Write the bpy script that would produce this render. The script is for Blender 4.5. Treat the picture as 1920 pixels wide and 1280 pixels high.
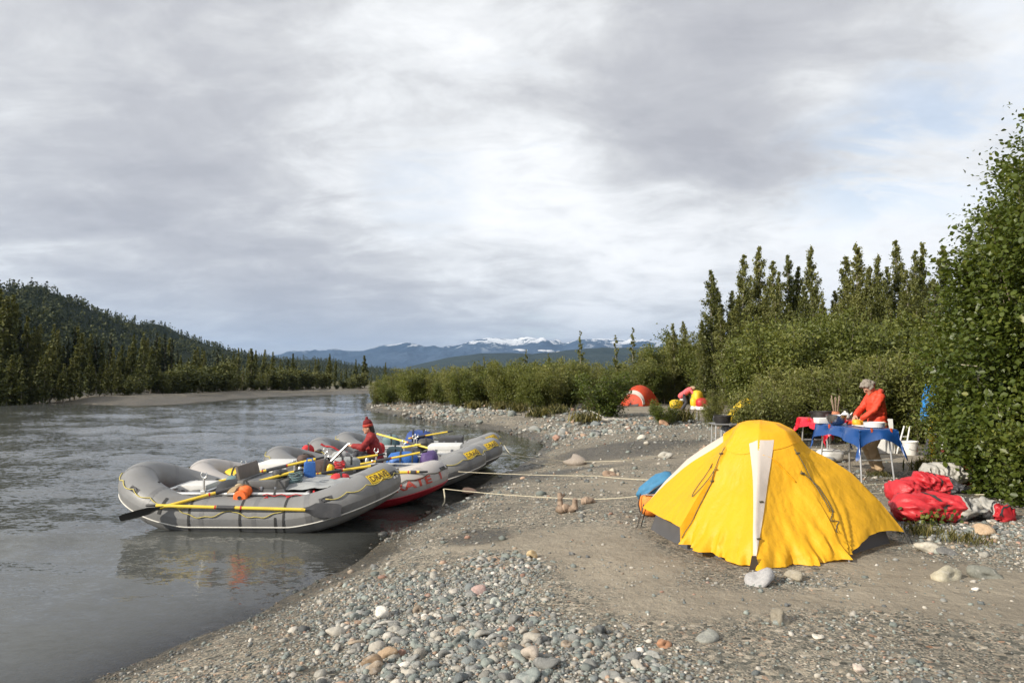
import bpy, bmesh, math, random
import numpy as np
from mathutils import Vector, Matrix

for o in list(bpy.data.objects): bpy.data.objects.remove(o)
SC = bpy.context.scene
COL = SC.collection
R = math.radians
RND = random.Random(7)

# ------------------------------------------------------------------ camera
CAMZ, FPX, HORIZON = 2.25, 1300.0, 712.0
PITCH = math.atan((HORIZON - 640.0) / FPX)
cam_d = bpy.data.cameras.new('camera')
cam = bpy.data.objects.new('camera', cam_d); COL.objects.link(cam)
cam.location = (0, 0, CAMZ); cam.rotation_euler = (math.pi / 2 + PITCH, 0, 0)
cam_d.sensor_width = 36; cam_d.lens = 36 * FPX / 1920
cam_d.clip_start = 0.05; cam_d.clip_end = 60000
SC.camera = cam

# ------------------------------------------------------------------ sun, sky, exposure
SUN_EL, SUN_DIR = R(27), Vector((-0.86, -0.51, 0)).normalized()   # direction towards the sun on the ground plane
sd = bpy.data.lights.new('sun', 'SUN'); sd.energy = 5.0; sd.angle = R(0.6); sd.color = (1.0, 0.925, 0.80)
so = bpy.data.objects.new('sun', sd); COL.objects.link(so)
to_sun = Vector((SUN_DIR.x * math.cos(SUN_EL), SUN_DIR.y * math.cos(SUN_EL), math.sin(SUN_EL)))
so.rotation_euler = to_sun.to_track_quat('Z', 'Y').to_euler(); so.location = to_sun * 50
SC.view_settings.view_transform = 'Standard'; SC.view_settings.look = 'None'
SC.view_settings.exposure = 0.28; SC.view_settings.gamma = 1.0; SC.view_settings.use_curve_mapping = False
SC.cycles.use_denoising = True
SC.cycles.max_bounces = 6; SC.cycles.diffuse_bounces = 3; SC.cycles.glossy_bounces = 3
SC.cycles.transmission_bounces = 4; SC.cycles.transparent_max_bounces = 8; SC.cycles.volume_bounces = 0
SC.cycles.caustics_reflective = False; SC.cycles.caustics_refractive = False
SC.cycles.use_adaptive_sampling = True; SC.cycles.adaptive_threshold = 0.02

class NT:
    """tiny node-tree helper"""
    def __init__(s, nt): s.nt = nt
    def n(s, typ, ins=None, **props):
        nd = s.nt.nodes.new(typ)
        for k, v in props.items(): setattr(nd, k, v)
        for k, v in (ins or {}).items(): s.put(nd.inputs[k], v)
        return nd
    def put(s, sock, v):
        if isinstance(v, bpy.types.NodeSocket): s.nt.links.new(v, sock)
        elif isinstance(v, bpy.types.Node): s.nt.links.new(v.outputs[0], sock)
        else:
            if sock.type == 'RGBA' and not hasattr(v, '__len__'): v = (v, v, v, 1)
            elif sock.type == 'RGBA' and len(v) == 3: v = (*v, 1)
            sock.default_value = v
    def math(s, op, a, b=0.0, c=0.0, clamp=False):
        nd = s.n('ShaderNodeMath', operation=op, use_clamp=clamp)
        s.put(nd.inputs[0], a); s.put(nd.inputs[1], b); s.put(nd.inputs[2], c)
        return nd.outputs[0]
    def vmath(s, op, a, b=None):
        nd = s.n('ShaderNodeVectorMath', operation=op)
        s.put(nd.inputs[0], a)
        if b is not None: s.put(nd.inputs[1], b)
        return nd
    def noise(s, vec, scale, detail=4, rough=0.5, dist=0.0):
        nd = s.n('ShaderNodeTexNoise', {'Scale': scale, 'Detail': detail, 'Roughness': rough, 'Distortion': dist})
        if vec is not None: s.put(nd.inputs['Vector'], vec)
        return nd.outputs['Fac']
    def ramp(s, fac, stops, interp='LINEAR'):
        nd = s.n('ShaderNodeValToRGB'); s.put(nd.inputs[0], fac)
        cr = nd.color_ramp; cr.interpolation = interp
        while len(cr.elements) < len(stops): cr.elements.new(0.5)
        for e, (p, c) in zip(cr.elements, stops):
            e.position = p
            e.color = (c, c, c, 1) if not hasattr(c, '__len__') else (*c[:3], 1)
        return nd.outputs[0]
    def mix(s, fac, a, b, blend='MIX'):
        nd = s.n('ShaderNodeMix', data_type='RGBA', blend_type=blend)
        s.put(nd.inputs[0], fac); s.put(nd.inputs[6], a); s.put(nd.inputs[7], b)
        return nd.outputs[2]
    def smooth(s, v, a, b):
        nd = s.n('ShaderNodeMapRange', interpolation_type='SMOOTHSTEP')
        s.put(nd.inputs[0], v); s.put(nd.inputs[1], a); s.put(nd.inputs[2], b)
        return nd.outputs[0]

def ray(px, py):
    u, v = (px - 960) / FPX, (640 - py) / FPX
    c, s_ = math.cos(PITCH), math.sin(PITCH)
    return Vector((u, c - v * s_, s_ + v * c))
def at_depth(px, py, Y):
    d = ray(px, py); t = Y / d.y
    return Vector((d.x * t, Y, CAMZ + d.z * t))
def at_z(px, py, z=0.0):
    d = ray(px, py); t = (z - CAMZ) / d.z
    return Vector((d.x * t, d.y * t, z))

world = bpy.data.worlds.new('World'); SC.world = world; world.use_nodes = True
def build_world():
    nt = NT(world.node_tree); world.node_tree.nodes.clear()
    sky = nt.n('ShaderNodeTexSky', sky_type='NISHITA', sun_disc=False)
    sky.sun_elevation = SUN_EL; sky.sun_rotation = math.atan2(SUN_DIR.x, SUN_DIR.y)
    sky.air_density = 1.0; sky.dust_density = 1.2; sky.ozone_density = 1.0
    tc = nt.n('ShaderNodeTexCoord'); d = tc.outputs['Generated']
    sep = nt.n('ShaderNodeSeparateXYZ', {0: d})
    zz = nt.math('MAXIMUM', sep.outputs[2], 0.0)
    den = nt.math('ADD', zz, 0.24)
    cx = nt.math('DIVIDE', sep.outputs[0], den); cy = nt.math('DIVIDE', sep.outputs[1], den)
    p = nt.n('ShaderNodeCombineXYZ', {0: cx, 1: cy, 2: 0.37})
    pr = nt.n('ShaderNodeMapping', {'Vector': p, 'Rotation': (0, 0, R(28)), 'Scale': (1.0, 1.55, 1.0)})
    n1 = nt.noise(pr, 0.85, 5, 0.55, 0.3)
    n2 = nt.noise(pr, 2.7, 8, 0.60, 0.55)
    n3 = nt.noise(p, 8.0, 6, 0.62, 0.3)
    v = nt.math('ADD', nt.math('MULTIPLY', n1, 0.42), nt.math('MULTIPLY', n2, 0.42))
    v = nt.math('ADD', v, nt.math('MULTIPLY', n3, 0.16))          # about 0.5 mean
    # cloud masses seen in the photograph: (px, py, angular radius in degrees, amount)
    for px, py, rad, amt in ((890, 190, 15, .06), (800, 360, 15, .035), (1010, 480, 14, .05), (1420, 400, 18, .07), (1800, 330, 15, .10), (1700, 120, 12, .04),
                             (1440, 150, 16, -.15), (1240, 230, 10, -.05), (150, 150, 18, -.06), (330, 420, 14, -.02), (330, 560, 12, -.04),
                             (640, 610, 10, -.09), (900, 600, 10, -.05), (1640, 480, 10, .06)):
        w = ray(px, py).normalized()
        dt = nt.vmath('DOT_PRODUCT', d, tuple(w)).outputs['Value']
        m = nt.smooth(dt, math.cos(R(rad)), 1.0)
        v = nt.math('ADD', v, nt.math('MULTIPLY', m, amt))
    col = nt.ramp(v, [(.32, (.39, .393, .42)), (.42, (.462, .466, .488)), (.49, (.555, .56, .572)), (.55, (.67, .68, .69)), (.63, (.80, .808, .815)), (.75, (.90, .905, .91))])
    hz = nt.smooth(zz, 0.0, 0.16)                                   # thicker grey air near the horizon
    col = nt.mix(nt.math('MULTIPLY', nt.math('SUBTRACT', 1.0, hz), 0.55), col, (.42, .46, .52))
    gap = nt.smooth(nt.noise(pr, 1.25, 6, 0.6, 0.3), .58, .72)      # thin places where blue shows
    gap = nt.math('MULTIPLY', gap, nt.smooth(v, .53, .66))
    for px, py, rad in ((1850, 190, 9), (1700, 290, 7), (790, 335, 6), (1560, 330, 6), (1000, 640, 3)):
        dt = nt.vmath('DOT_PRODUCT', d, tuple(ray(px, py).normalized())).outputs['Value']
        gap = nt.math('ADD', gap, nt.math('MULTIPLY', nt.smooth(dt, math.cos(R(rad)), 1.0), nt.math('MULTIPLY', nt.smooth(n2, .40, .62), .55)), clamp=True)
    gap = nt.math('MULTIPLY', gap, 0.5)
    bl = nt.n('ShaderNodeBackground', {'Color': sky, 'Strength': 0.13})
    bc = nt.n('ShaderNodeBackground', {'Color': col, 'Strength': 1.08})
    mx = nt.n('ShaderNodeMixShader', {0: gap, 1: bc, 2: bl})
    nt.n('ShaderNodeOutputWorld', {'Surface': mx})
    world.cycles.sampling_method = 'MANUAL'; world.cycles.sample_map_resolution = 512
build_world()

# ------------------------------------------------------------------ mesh helpers
class MB:
    def __init__(s): s.v = []; s.f = []; s.m = []; s.mi = 0
    def add(s, verts, faces):
        b = len(s.v); s.v += [tuple(p) for p in verts]; s.f += [tuple(i + b for i in f) for f in faces]; s.m += [s.mi] * len(faces); return s
    def box(s, c, size, rot=None, bev=0.0, taper=1.0):
        x, y, z = (a / 2 for a in size)
        if bev <= 0:
            vs = [Vector((sx * x * (taper if sz > 0 else 1), sy * y * (taper if sz > 0 else 1), sz * z)) for sx in (-1, 1) for sy in (-1, 1) for sz in (-1, 1)]
            fs = [(0, 1, 3, 2), (4, 6, 7, 5), (0, 4, 5, 1), (2, 3, 7, 6), (0, 2, 6, 4), (1, 5, 7, 3)]
        else:
            bm = bmesh.new(); bmesh.ops.create_cube(bm, size=1)
            for w in bm.verts:
                k = taper if w.co.z > 0 else 1
                w.co = Vector((w.co.x * size[0] * k, w.co.y * size[1] * k, w.co.z * size[2]))
            bmesh.ops.bevel(bm, geom=bm.edges[:], offset=bev, segments=2, affect='EDGES', profile=.6)
            bm.verts.index_update(); vs = [w.co.copy() for w in bm.verts]; fs = [tuple(w.index for w in f.verts) for f in bm.faces]; bm.free()
        M = rot if isinstance(rot, Matrix) else (Matrix.Rotation(rot, 3, 'Z') if rot else Matrix.Identity(3))
        c = Vector(c); return s.add([M @ p + c for p in vs], fs)
    def tube(s, pts, r, seg=8, closed=False, caps=True, flat=None):
        pts = [Vector(p) for p in pts]; n = len(pts)
        rr = r if hasattr(r, '__len__') else [r] * n
        vs = []; fs = []
        prev = None
        for i, p in enumerate(pts):
            a = pts[(i - 1) % n] if (closed or i > 0) else p
            b = pts[(i + 1) % n] if (closed or i < n - 1) else p
            t = (b - a); t = t.normalized() if t.length > 1e-9 else Vector((0, 0, 1))
            if prev is None:
                u = t.orthogonal().normalized() if abs(t.z) > .9 else t.cross(Vector((0, 0, 1))).normalized()
            else:
                u = prev - t * prev.dot(t); u = u.normalized() if u.length > 1e-6 else t.orthogonal().normalized()
            prev = u; w = t.cross(u)
            for k in range(seg):
                an = 2 * math.pi * k / seg
                vs.append(p + (u * math.cos(an) * rr[i] + w * math.sin(an) * rr[i] * (flat or 1)))
        m = n if closed else n - 1
        for i in range(m):
            j = (i + 1) % n
            for k in range(seg):
                k2 = (k + 1) % seg
                fs.append((i * seg + k, i * seg + k2, j * seg + k2, j * seg + k))
        if caps and not closed:
            fs.append(tuple(range(seg))[::-1]); fs.append(tuple((n - 1) * seg + k for k in range(seg)))
        return s.add(vs, fs)
    def cyl(s, a, b, r0, r1=None, seg=12): return s.tube([a, b], [r0, r0 if r1 is None else r1], seg)
    def lathe(s, prof, c=(0, 0, 0), seg=24, sx=1, sy=1, rot=None):
        M = rot or Matrix.Identity(3); c = Vector(c); vs = []; fs = []
        for r, z in prof:
            for k in range(seg):
                a = 2 * math.pi * k / seg; vs.append(M @ Vector((r * math.cos(a) * sx, r * math.sin(a) * sy, z)) + c)
        for i in range(len(prof) - 1):
            for k in range(seg):
                k2 = (k + 1) % seg; fs.append((i * seg + k, i * seg + k2, (i + 1) * seg + k2, (i + 1) * seg + k))
        if prof[0][0] > 1e-4: fs.append(tuple(range(seg))[::-1])
        if prof[-1][0] > 1e-4: fs.append(tuple((len(prof) - 1) * seg + k for k in range(seg)))
        return s.add(vs, fs)
    _US = {}
    def ell(s, c, rad, seg=16, rings=10, rot=None, fn=None):
        if fn is None and rot is None:
            k = (seg, rings)
            if k not in MB._US:
                th = np.linspace(0, math.pi, rings + 1)[:, None]; a = np.linspace(0, 2 * math.pi, seg, endpoint=False)[None]
                V = np.stack([np.sin(th) * np.cos(a), np.sin(th) * np.sin(a), np.cos(th) + 0 * a], -1).reshape(-1, 3)
                MB._US[k] = (V, [(i * seg + q, (i + 1) * seg + q, (i + 1) * seg + (q + 1) % seg, i * seg + (q + 1) % seg) for i in range(rings) for q in range(seg)])
            V, F = MB._US[k]; return s.add((V * np.array(rad) + np.array(c[:])).tolist(), F)
        M = rot or Matrix.Identity(3); c = Vector(c); vs = []; fs = []
        for i in range(rings + 1):
            th = math.pi * i / rings
            for k in range(seg):
                a = 2 * math.pi * k / seg
                q = Vector((math.sin(th) * math.cos(a), math.sin(th) * math.sin(a), math.cos(th)))
                w = Vector((q.x * rad[0], q.y * rad[1], q.z * rad[2]))
                if fn: w = fn(q, w)
                vs.append(M @ w + c)
        for i in range(rings):
            for k in range(seg):
                k2 = (k + 1) % seg; fs.append((i * seg + k, (i + 1) * seg + k, (i + 1) * seg + k2, i * seg + k2))
        return s.add(vs, fs)
    def sheet(s, fn, nu, nv, closed_u=False):
        vs = [fn(i / nu, j / nv) for j in range(nv + 1) for i in range(nu + (0 if closed_u else 1))]
        w = nu if closed_u else nu + 1; fs = []
        for j in range(nv):
            for i in range(nu):
                a, b = j * w + i, j * w + (i + 1) % w
                fs.append((a, b, b + w, a + w))
        return s.add(vs, fs)
    def mesh(s, name, mats, smooth=True, sharp=35):
        me = bpy.data.meshes.new(name); me.from_pydata(s.v, [], s.f)
        for m in (mats if isinstance(mats, (list, tuple)) else [mats]): me.materials.append(m)
        if any(s.m): me.polygons.foreach_set('material_index', s.m)
        if smooth:
            me.polygons.foreach_set('use_smooth', [True] * len(me.polygons))
            if sharp: me.set_sharp_from_angle(angle=R(sharp))
        me.update(); return me
    def build(s, name, mats, parent=None, smooth=True, sharp=35, loc=None):
        o = bpy.data.objects.new(name, s.mesh(name, mats, smooth, sharp)); COL.objects.link(o)
        if parent: o.parent = parent
        if loc is not None: o.location = loc
        return o

def tag(o, label, cat, group=None, kind=None):
    if label: o['label'] = label
    if cat: o['category'] = cat
    if group: o['group'] = group
    if kind: o['kind'] = kind
    return o
def thing(name, label, cat, loc=(0, 0, 0), rz=0.0, group=None, rot=None):
    o = bpy.data.objects.new(name, None); COL.objects.link(o); o.empty_display_size = .1
    o.location = loc; o.rotation_euler = rot if rot else (0, 0, rz)
    return tag(o, label, cat, group)
def np_mesh(name, verts, faces_flat, nper, mat, smooth=True, attrs=None):
    me = bpy.data.meshes.new(name)
    nv, nf = len(verts), len(faces_flat) // nper
    me.vertices.add(nv); me.vertices.foreach_set('co', np.asarray(verts, np.float32).ravel())
    me.loops.add(nf * nper); me.loops.foreach_set('vertex_index', np.asarray(faces_flat, np.int32).ravel())
    me.polygons.add(nf); me.polygons.foreach_set('loop_start', np.arange(0, nf * nper, nper, dtype=np.int32))
    if smooth: me.polygons.foreach_set('use_smooth', np.ones(nf, bool))
    for nm, typ, dom, data in (attrs or ()):
        a = me.attributes.new(nm, typ, dom)
        a.data.foreach_set('color' if typ == 'FLOAT_COLOR' else 'value', np.asarray(data, np.float32).ravel())
    me.materials.append(mat); me.update(calc_edges=True)
    return me

# ------------------------------------------------------------------ value noise in numpy
def vnoise(x, y, seed=0):
    x = np.asarray(x, float); y = np.asarray(y, float)
    xi, yi = np.floor(x).astype(np.int64), np.floor(y).astype(np.int64)
    fx, fy = x - xi, y - yi
    fx = fx * fx * (3 - 2 * fx); fy = fy * fy * (3 - 2 * fy)
    def h(a, b):
        n = (a * 374761393 + b * 668265263 + seed * 974711) & 0x7fffffff
        n = ((n ^ (n >> 13)) * 1274126177) & 0x7fffffff
        n = n ^ (n >> 16)
        return (n & 0xffff) / 65535.0
    a, b, c, d = h(xi, yi), h(xi + 1, yi), h(xi, yi + 1), h(xi + 1, yi + 1)
    return (a * (1 - fx) + b * fx) * (1 - fy) + (c * (1 - fx) + d * fx) * fy
def fbm(x, y, seed=0, oct=4, gain=.5):
    s, a, t = 0, 1, 0
    for i in range(oct):
        s = s + a * vnoise(x * 2 ** i, y * 2 ** i, seed + i * 17); t += a; a *= gain
    return s / t - .5

def _h(a, b, seed):
    n = (a * 374761393 + b * 668265263 + seed * 974711) & 0x7fffffff
    n = ((n ^ (n >> 13)) * 1274126177) & 0x7fffffff
    return ((n ^ (n >> 16)) & 0xffff) / 65535.0
def sfbm(x, y, seed=0, oct=4, gain=.5):
    """the same noise for one point, in plain python"""
    s = t = 0.0; a = 1.0
    for i in range(oct):
        X, Y, sd = x * 2 ** i, y * 2 ** i, seed + i * 17; xi, yi = math.floor(X), math.floor(Y); fx, fy = X - xi, Y - yi
        fx = fx * fx * (3 - 2 * fx); fy = fy * fy * (3 - 2 * fy)
        s += a * ((_h(xi, yi, sd) * (1 - fx) + _h(xi + 1, yi, sd) * fx) * (1 - fy) + (_h(xi, yi + 1, sd) * (1 - fx) + _h(xi + 1, yi + 1, sd) * fx) * fy); t += a; a *= gain
    return s / t - .5

# ------------------------------------------------------------------ materials
def mat(name, color, rough=.6, metal=0.0, var=.12, vscale=6.0, bump=0.0, bscale=40.0, spec=.5, transl=0.0, dirt=0.0, dirtcol=(.16, .14, .11), sheen=0.0, crinkle=0.0):
    m = bpy.data.materials.new(name); m.use_nodes = True; m.node_tree.nodes.clear(); nt = NT(m.node_tree)
    tc = nt.n('ShaderNodeTexCoord').outputs['Object']
    n = nt.noise(tc, vscale, 5, .6)
    k = nt.ramp(n, [(.25, 1 - var), (.75, 1 + var)])
    c = nt.mix(1.0, color, k, 'MULTIPLY')
    if dirt:
        dn = nt.smooth(nt.noise(tc, vscale * .7, 8, .7), .5, .72)
        c = nt.mix(nt.math('MULTIPLY', dn, dirt), c, dirtcol)
    rg = nt.math('ADD', nt.math('MULTIPLY', nt.math('SUBTRACT', n, .5), .25), rough, clamp=True)
    b = nt.n('ShaderNodeBsdfPrincipled', {'Base Color': c, 'Roughness': rg, 'Metallic': metal, 'Specular IOR Level': spec, 'Sheen Weight': sheen})
    nrm = None
    if bump:
        nrm = nt.n('ShaderNodeBump', {'Height': nt.noise(tc, bscale, 4, .6), 'Strength': bump, 'Distance': .02})
    if crinkle:
        vr = nt.n('ShaderNodeTexVoronoi', {'Scale': bscale * .35, 'Vector': nt.vmath('ADD', tc, nt.n('ShaderNodeTexNoise', {'Vector': tc, 'Scale': bscale * .2}).outputs['Color'])}, feature='DISTANCE_TO_EDGE')
        nrm = nt.n('ShaderNodeBump', {'Height': vr.outputs[0], 'Strength': crinkle, 'Distance': .02, **({'Normal': nrm} if nrm else {})})
    if nrm: nt.put(b.inputs['Normal'], nrm)
    out = b
    if transl:
        t = nt.n('ShaderNodeBsdfTranslucent', {'Color': c, **({'Normal': nrm} if nrm else {})})
        out = nt.n('ShaderNodeMixShader', {0: transl, 1: b, 2: t})
    nt.n('ShaderNodeOutputMaterial', {'Surface': out})
    return m

M = {}
def setup_mats():
    M['raft'] = mat('raft_grey', (.205, .205, .205), .46, var=.14, vscale=2.2, bump=.12, bscale=22, dirt=.55, dirtcol=(.165, .152, .135), spec=.4)
    M['raft_dark'] = mat('raft_panel', (.13, .135, .15), .5, var=.1, dirt=.2)
    M['raft_white'] = mat('raft_pale', (.40, .375, .36), .5, var=.08, vscale=2.5, bump=.05, bscale=90, dirt=.35, dirtcol=(.29, .25, .22), spec=.4)
    M['seam'] = mat('raft_seam', (.165, .165, .168), .5, var=.15, dirt=.4, dirtcol=(.13, .12, .11)); M['seam_pale'] = mat('raft_seam_pale', (.33, .31, .295), .5, var=.15, dirt=.3)
    M['raft_red'] = mat('raft_red', (.42, .02, .035), .5, dirt=.2)
    M['strake'] = mat('strake', (.62, .60, .55), .5, dirt=.4)
    M['rope_y'] = mat('grab_line', (.5, .42, .12), .8, var=.3, vscale=30)
    M['rope'] = mat('mooring_rope', (.6, .54, .4), .85, var=.25, vscale=30, bump=.5, bscale=120)
    M['rope_dk'] = mat('dark_cord', (.09, .08, .05), .8)
    M['logo'] = mat('logo_yellow', (.78, .53, .02), .5, dirt=.25)
    M['ink'] = mat('ink', (.10, .05, .01), .6)
    M['ink_red'] = mat('ink_red', (.45, .06, .04), .6, dirt=.3, dirtcol=(.5, .4, .36))
    M['alu'] = mat('aluminium', (.72, .72, .71), .35, metal=.75, var=.1, dirt=.2)
    M['steel'] = mat('steel', (.42, .42, .43), .28, metal=1.0, var=.12)
    M['dbox'] = mat('metal_box', (.15, .15, .15), .5, metal=.35, var=.15, dirt=.35)
    M['oar'] = mat('oar_yellow', (.78, .56, .06), .42, var=.10, dirt=.25)
    M['black'] = mat('black_rubber', (.022, .022, .024), .5, var=.25)
    M['charcoal'] = mat('charcoal', (.055, .055, .06), .6, var=.25, bump=.2)
    M['blade'] = mat('oar_blade', (.035, .035, .038), .38, var=.25, dirt=.25, dirtcol=(.15, .14, .13))
    M['strap_red'] = mat('red_strap', (.5, .025, .03), .7, var=.2)
    M['strap_blk'] = mat('black_strap', (.03, .03, .03), .75, var=.2)
    M['orange'] = mat('orange_bag', (.85, .16, .03), .6, var=.15, crinkle=.3, bscale=30)
    M['white'] = mat('white_plastic', (.74, .73, .70), .45, var=.06, dirt=.25, dirtcol=(.4, .37, .32))
    M['cloth_tan'] = mat('tan_cloth', (.42, .32, .20), .85, var=.2)
    M['brown'] = mat('brown_bag', (.085, .055, .045), .7, var=.3, crinkle=.4, bscale=30)
    M['tealcloth'] = mat('teal_cloth', (.13, .2, .21), .8, var=.3, crinkle=.4, bscale=30)
    M['greycloth'] = mat('grey_canvas', (.33, .34, .34), .75, var=.15, crinkle=.3, bscale=25, dirt=.3)
    M['panelbrown'] = mat('brown_board', (.15, .125, .105), .6, var=.25, dirt=.3)
    M['bluebag'] = mat('blue_bag', (.03, .13, .42), .5, var=.15, crinkle=.4, bscale=25)
    M['navy'] = mat('navy_bag', (.025, .06, .22), .6, var=.2, crinkle=.5, bscale=25)
    M['purple'] = mat('purple_bag', (.085, .05, .17), .65, var=.2, crinkle=.5, bscale=25)
    M['tent_y'] = mat('tent_yellow', (.92, .485, .012), .55, var=.05, vscale=3, bump=.5, bscale=12, transl=.28, crinkle=.2)
    M['tent_w'] = mat('tent_white', (.62, .555, .50), .6, var=.04, transl=.2, bump=.1, bscale=20)
    M['tent_in'] = mat('tent_inner', (.075, .075, .08), .8, var=.15)
    M['tent_r'] = mat('tent_red', (.62, .07, .02), .6, var=.1, transl=.3, bump=.2, bscale=14)
    M['pack_b'] = mat('pack_blue', (.05, .20, .36), .7, var=.15, crinkle=.4, bscale=25)
    M['pack_o'] = mat('pack_orange', (.80, .24, .035), .65, var=.12, crinkle=.4, bscale=25)
    M['dry_r'] = mat('dry_bag_red', (.46, .018, .026), .50, var=.15, bump=.5, bscale=10, crinkle=.35, dirt=.15)
    M['dry_g'] = mat('dry_bag_grey', (.38, .365, .33), .55, var=.12, bump=.5, bscale=10, crinkle=.35, dirt=.25)
    M['blue_cloth'] = mat('blue_tablecloth', (.010, .058, .215), .33, var=.12, bump=.15, bscale=12, spec=.6)
    M['red_cloth'] = mat('red_tablecloth', (.55, .012, .03), .35, var=.12, bump=.15, bscale=12)
    M['pot'] = mat('black_pot', (.025, .023, .022), .5, var=.3, bump=.15)
    M['tabletop'] = mat('grey_tabletop', (.28, .28, .28), .45, metal=.3, var=.15)
    M['clip'] = mat('clip', (.5, .08, .02), .5)
    M['clay'] = mat('clay', (.45, .19, .10), .7)
    M['food'] = mat('cut_fruit', (.85, .42, .03), .5, var=.25)
    M['tomato'] = mat('tomato', (.6, .06, .02), .4, var=.25)
    M['jacket_o'] = mat('jacket_orange', (.60, .052, .018), .65, var=.1, bump=.45, bscale=8)
    M['trouser_k'] = mat('khaki', (.45, .32, .19), .8, var=.12, bump=.4, bscale=9)
    M['trouser_d'] = mat('dark_trousers', (.045, .045, .055), .8, var=.2, bump=.4, bscale=9)
    M['boot'] = mat('boots', (.06, .04, .025), .7, var=.2)
    M['skin'] = mat('skin', (.50, .27, .18), .5, var=.08)
    M['hair_g'] = mat('hair_grey', (.28, .24, .20), .8, var=.3, vscale=40, bump=1.0, bscale=70)
    M['hair_d'] = mat('hair_dark', (.02, .013, .01), .6, var=.3, vscale=40, bump=.6, bscale=90)
    M['top_red'] = mat('red_top', (.24, .018, .018), .8, var=.15, bump=.4, bscale=9)
    M['beanie'] = mat('beanie', (.17, .012, .015), .9, var=.3, bump=.8, bscale=80)
    M['beanie2'] = mat('beanie_band', (.48, .06, .04), .9, var=.3, bump=.8, bscale=80)
    M['pink'] = mat('pink_shirt', (.72, .13, .14), .8, var=.1, bump=.3, bscale=9)
    M['jacket_b'] = mat('jacket_blue', (.015, .20, .55), .6, var=.1, bump=.4, bscale=9)
    M['yellowbag'] = mat('yellow_bag', (.82, .56, .03), .5, var=.12, crinkle=.35, bscale=20, transl=.15)
    M['wood'] = mat('driftwood', (.30, .22, .16), .8, var=.35, vscale=12, bump=.6, bscale=30)
    M['wood_grey'] = mat('bleached_wood', (.45, .42, .37), .8, var=.25, vscale=12, bump=.5, bscale=30)
    M['tarp_dk'] = mat('dark_tarp', (.05, .04, .04), .7, var=.3)
    M['bottle'] = mat('steel_bottle', (.55, .56, .56), .3, metal=.8)
setup_mats()
# ================================================================== terrain
def px_poly(pts): return [tuple(at_z(x, y, 0.0)[:2]) for x, y in pts]
SHORE = [(-30, -40), (-11, -6), (-5.6, 1.8)] + px_poly([(150, 1292), (300, 1228), (440, 1168), (560, 1112), (640, 1072), (715, 1022), (765, 990), (815, 962), (880, 926), (945, 888), (990, 862), (1022, 842),
         (1020, 828), (985, 817), (940, 808), (870, 797), (800, 786), (740, 777), (700, 770), (686, 766)]) + [(-13.5, 64), (-15, 80), (-14, 105), (-4, 130), (40, 160), (160, 210), (600, 330)]
LAND_R = SHORE + [(3000, 330), (3000, -3000), (-30, -3000)]
LBANK = [(-160, -200), (-90, -20), (-62, 30)] + px_poly([(-250, 768), (-60, 757), (60, 754), (170, 757), (260, 760), (330, 757), (420, 749), (500, 744.5), (600, 740), (690, 737)]) + [(-5, 142), (40, 178), (170, 232), (600, 350)]
LAND_L = LBANK + [(3000, 350), (3000, 12000), (-12000, 12000), (-12000, -200)]
def seg_dist(P, poly):
    d = np.full(len(P), 1e9)
    A = np.array(poly)
    for a, b in zip(A[:-1], A[1:]):
        ab = b - a; t = np.clip(((P - a) @ ab) / (ab @ ab), 0, 1)
        q = P - (a + t[:, None] * ab); d = np.minimum(d, np.hypot(q[:, 0], q[:, 1]))
    return d
def inside(P, poly):
    x, y = P[:, 0], P[:, 1]; c = np.zeros(len(P), bool); n = len(poly)
    for i in range(n):
        (x1, y1), (x2, y2) = poly[i], poly[(i + 1) % n]
        if y1 == y2: continue
        k = ((y1 > y) != (y2 > y)) & (x < (x2 - x1) * (y - y1) / (y2 - y1) + x1); c ^= k
    return c
def shore_d(P):
    d = seg_dist(P, SHORE); d = np.where(inside(P, LAND_R), d, -d)
    n = fbm(P[:, 0] * .9, P[:, 1] * .9, 3, 4)
    return d + n * np.clip(np.hypot(P[:, 0], P[:, 1]) * .035, .12, 1.6)
def lbank_d(P):
    d = seg_dist(P, LBANK); d = np.where(inside(P, LAND_L), d, -d)
    return d + fbm(P[:, 0] * .12, P[:, 1] * .12, 9, 4) * 4.0
HOLLOW = None
def gz(x, y):
    x = np.atleast_1d(np.asarray(x, float)); y = np.atleast_1d(np.asarray(y, float))
    P = np.stack([x, y], 1); d1 = shore_d(P); d2 = lbank_d(P)
    rr = np.hypot(x, y)
    up = .60 * (1 - np.exp(-np.maximum(d1, 0) / 2.3)) + .0015 * np.maximum(d1 - 8, 0)
    up += np.clip(d1, 0, 1.5) / 1.5 * (fbm(x * .35, y * .35, 21, 3) * .16 + fbm(x * 1.7, y * 1.7, 25, 3) * .05)
    if HOLLOW is not None: up -= .16 * np.exp(-(seg_dist(P, HOLLOW) / 1.3) ** 2) * np.clip(d1, 0, 1)
    bed = -np.minimum(np.minimum(-d1, -d2) * .16, 1.6)
    up2 = 1.1 * (1 - np.exp(-np.maximum(d2, 0) / 14)) + .012 * np.maximum(d2 - 30, 0) * 0 + np.clip(d2, 0, 2) * fbm(x * .3, y * .3, 41, 3) * .25
    return np.where(d1 > 0, up, np.where(d2 > 0, up2, bed))
def ground(px, py):
    """the point of the ground that the ray through a pixel of the photograph meets"""
    d = ray(px, py); t = np.geomspace(2, 400, 5000)
    z = CAMZ + d.z * t - gz(d.x * t, d.y * t)
    i = int(np.argmax(z < 0)); i = max(i, 1)
    a = z[i - 1] / (z[i - 1] - z[i]); tt = t[i - 1] + a * (t[i] - t[i - 1])
    return Vector((d.x * tt, d.y * tt, CAMZ + d.z * tt))
def on_ground(x, y): return Vector((x, y, float(gz(x, y)[0])))
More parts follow.
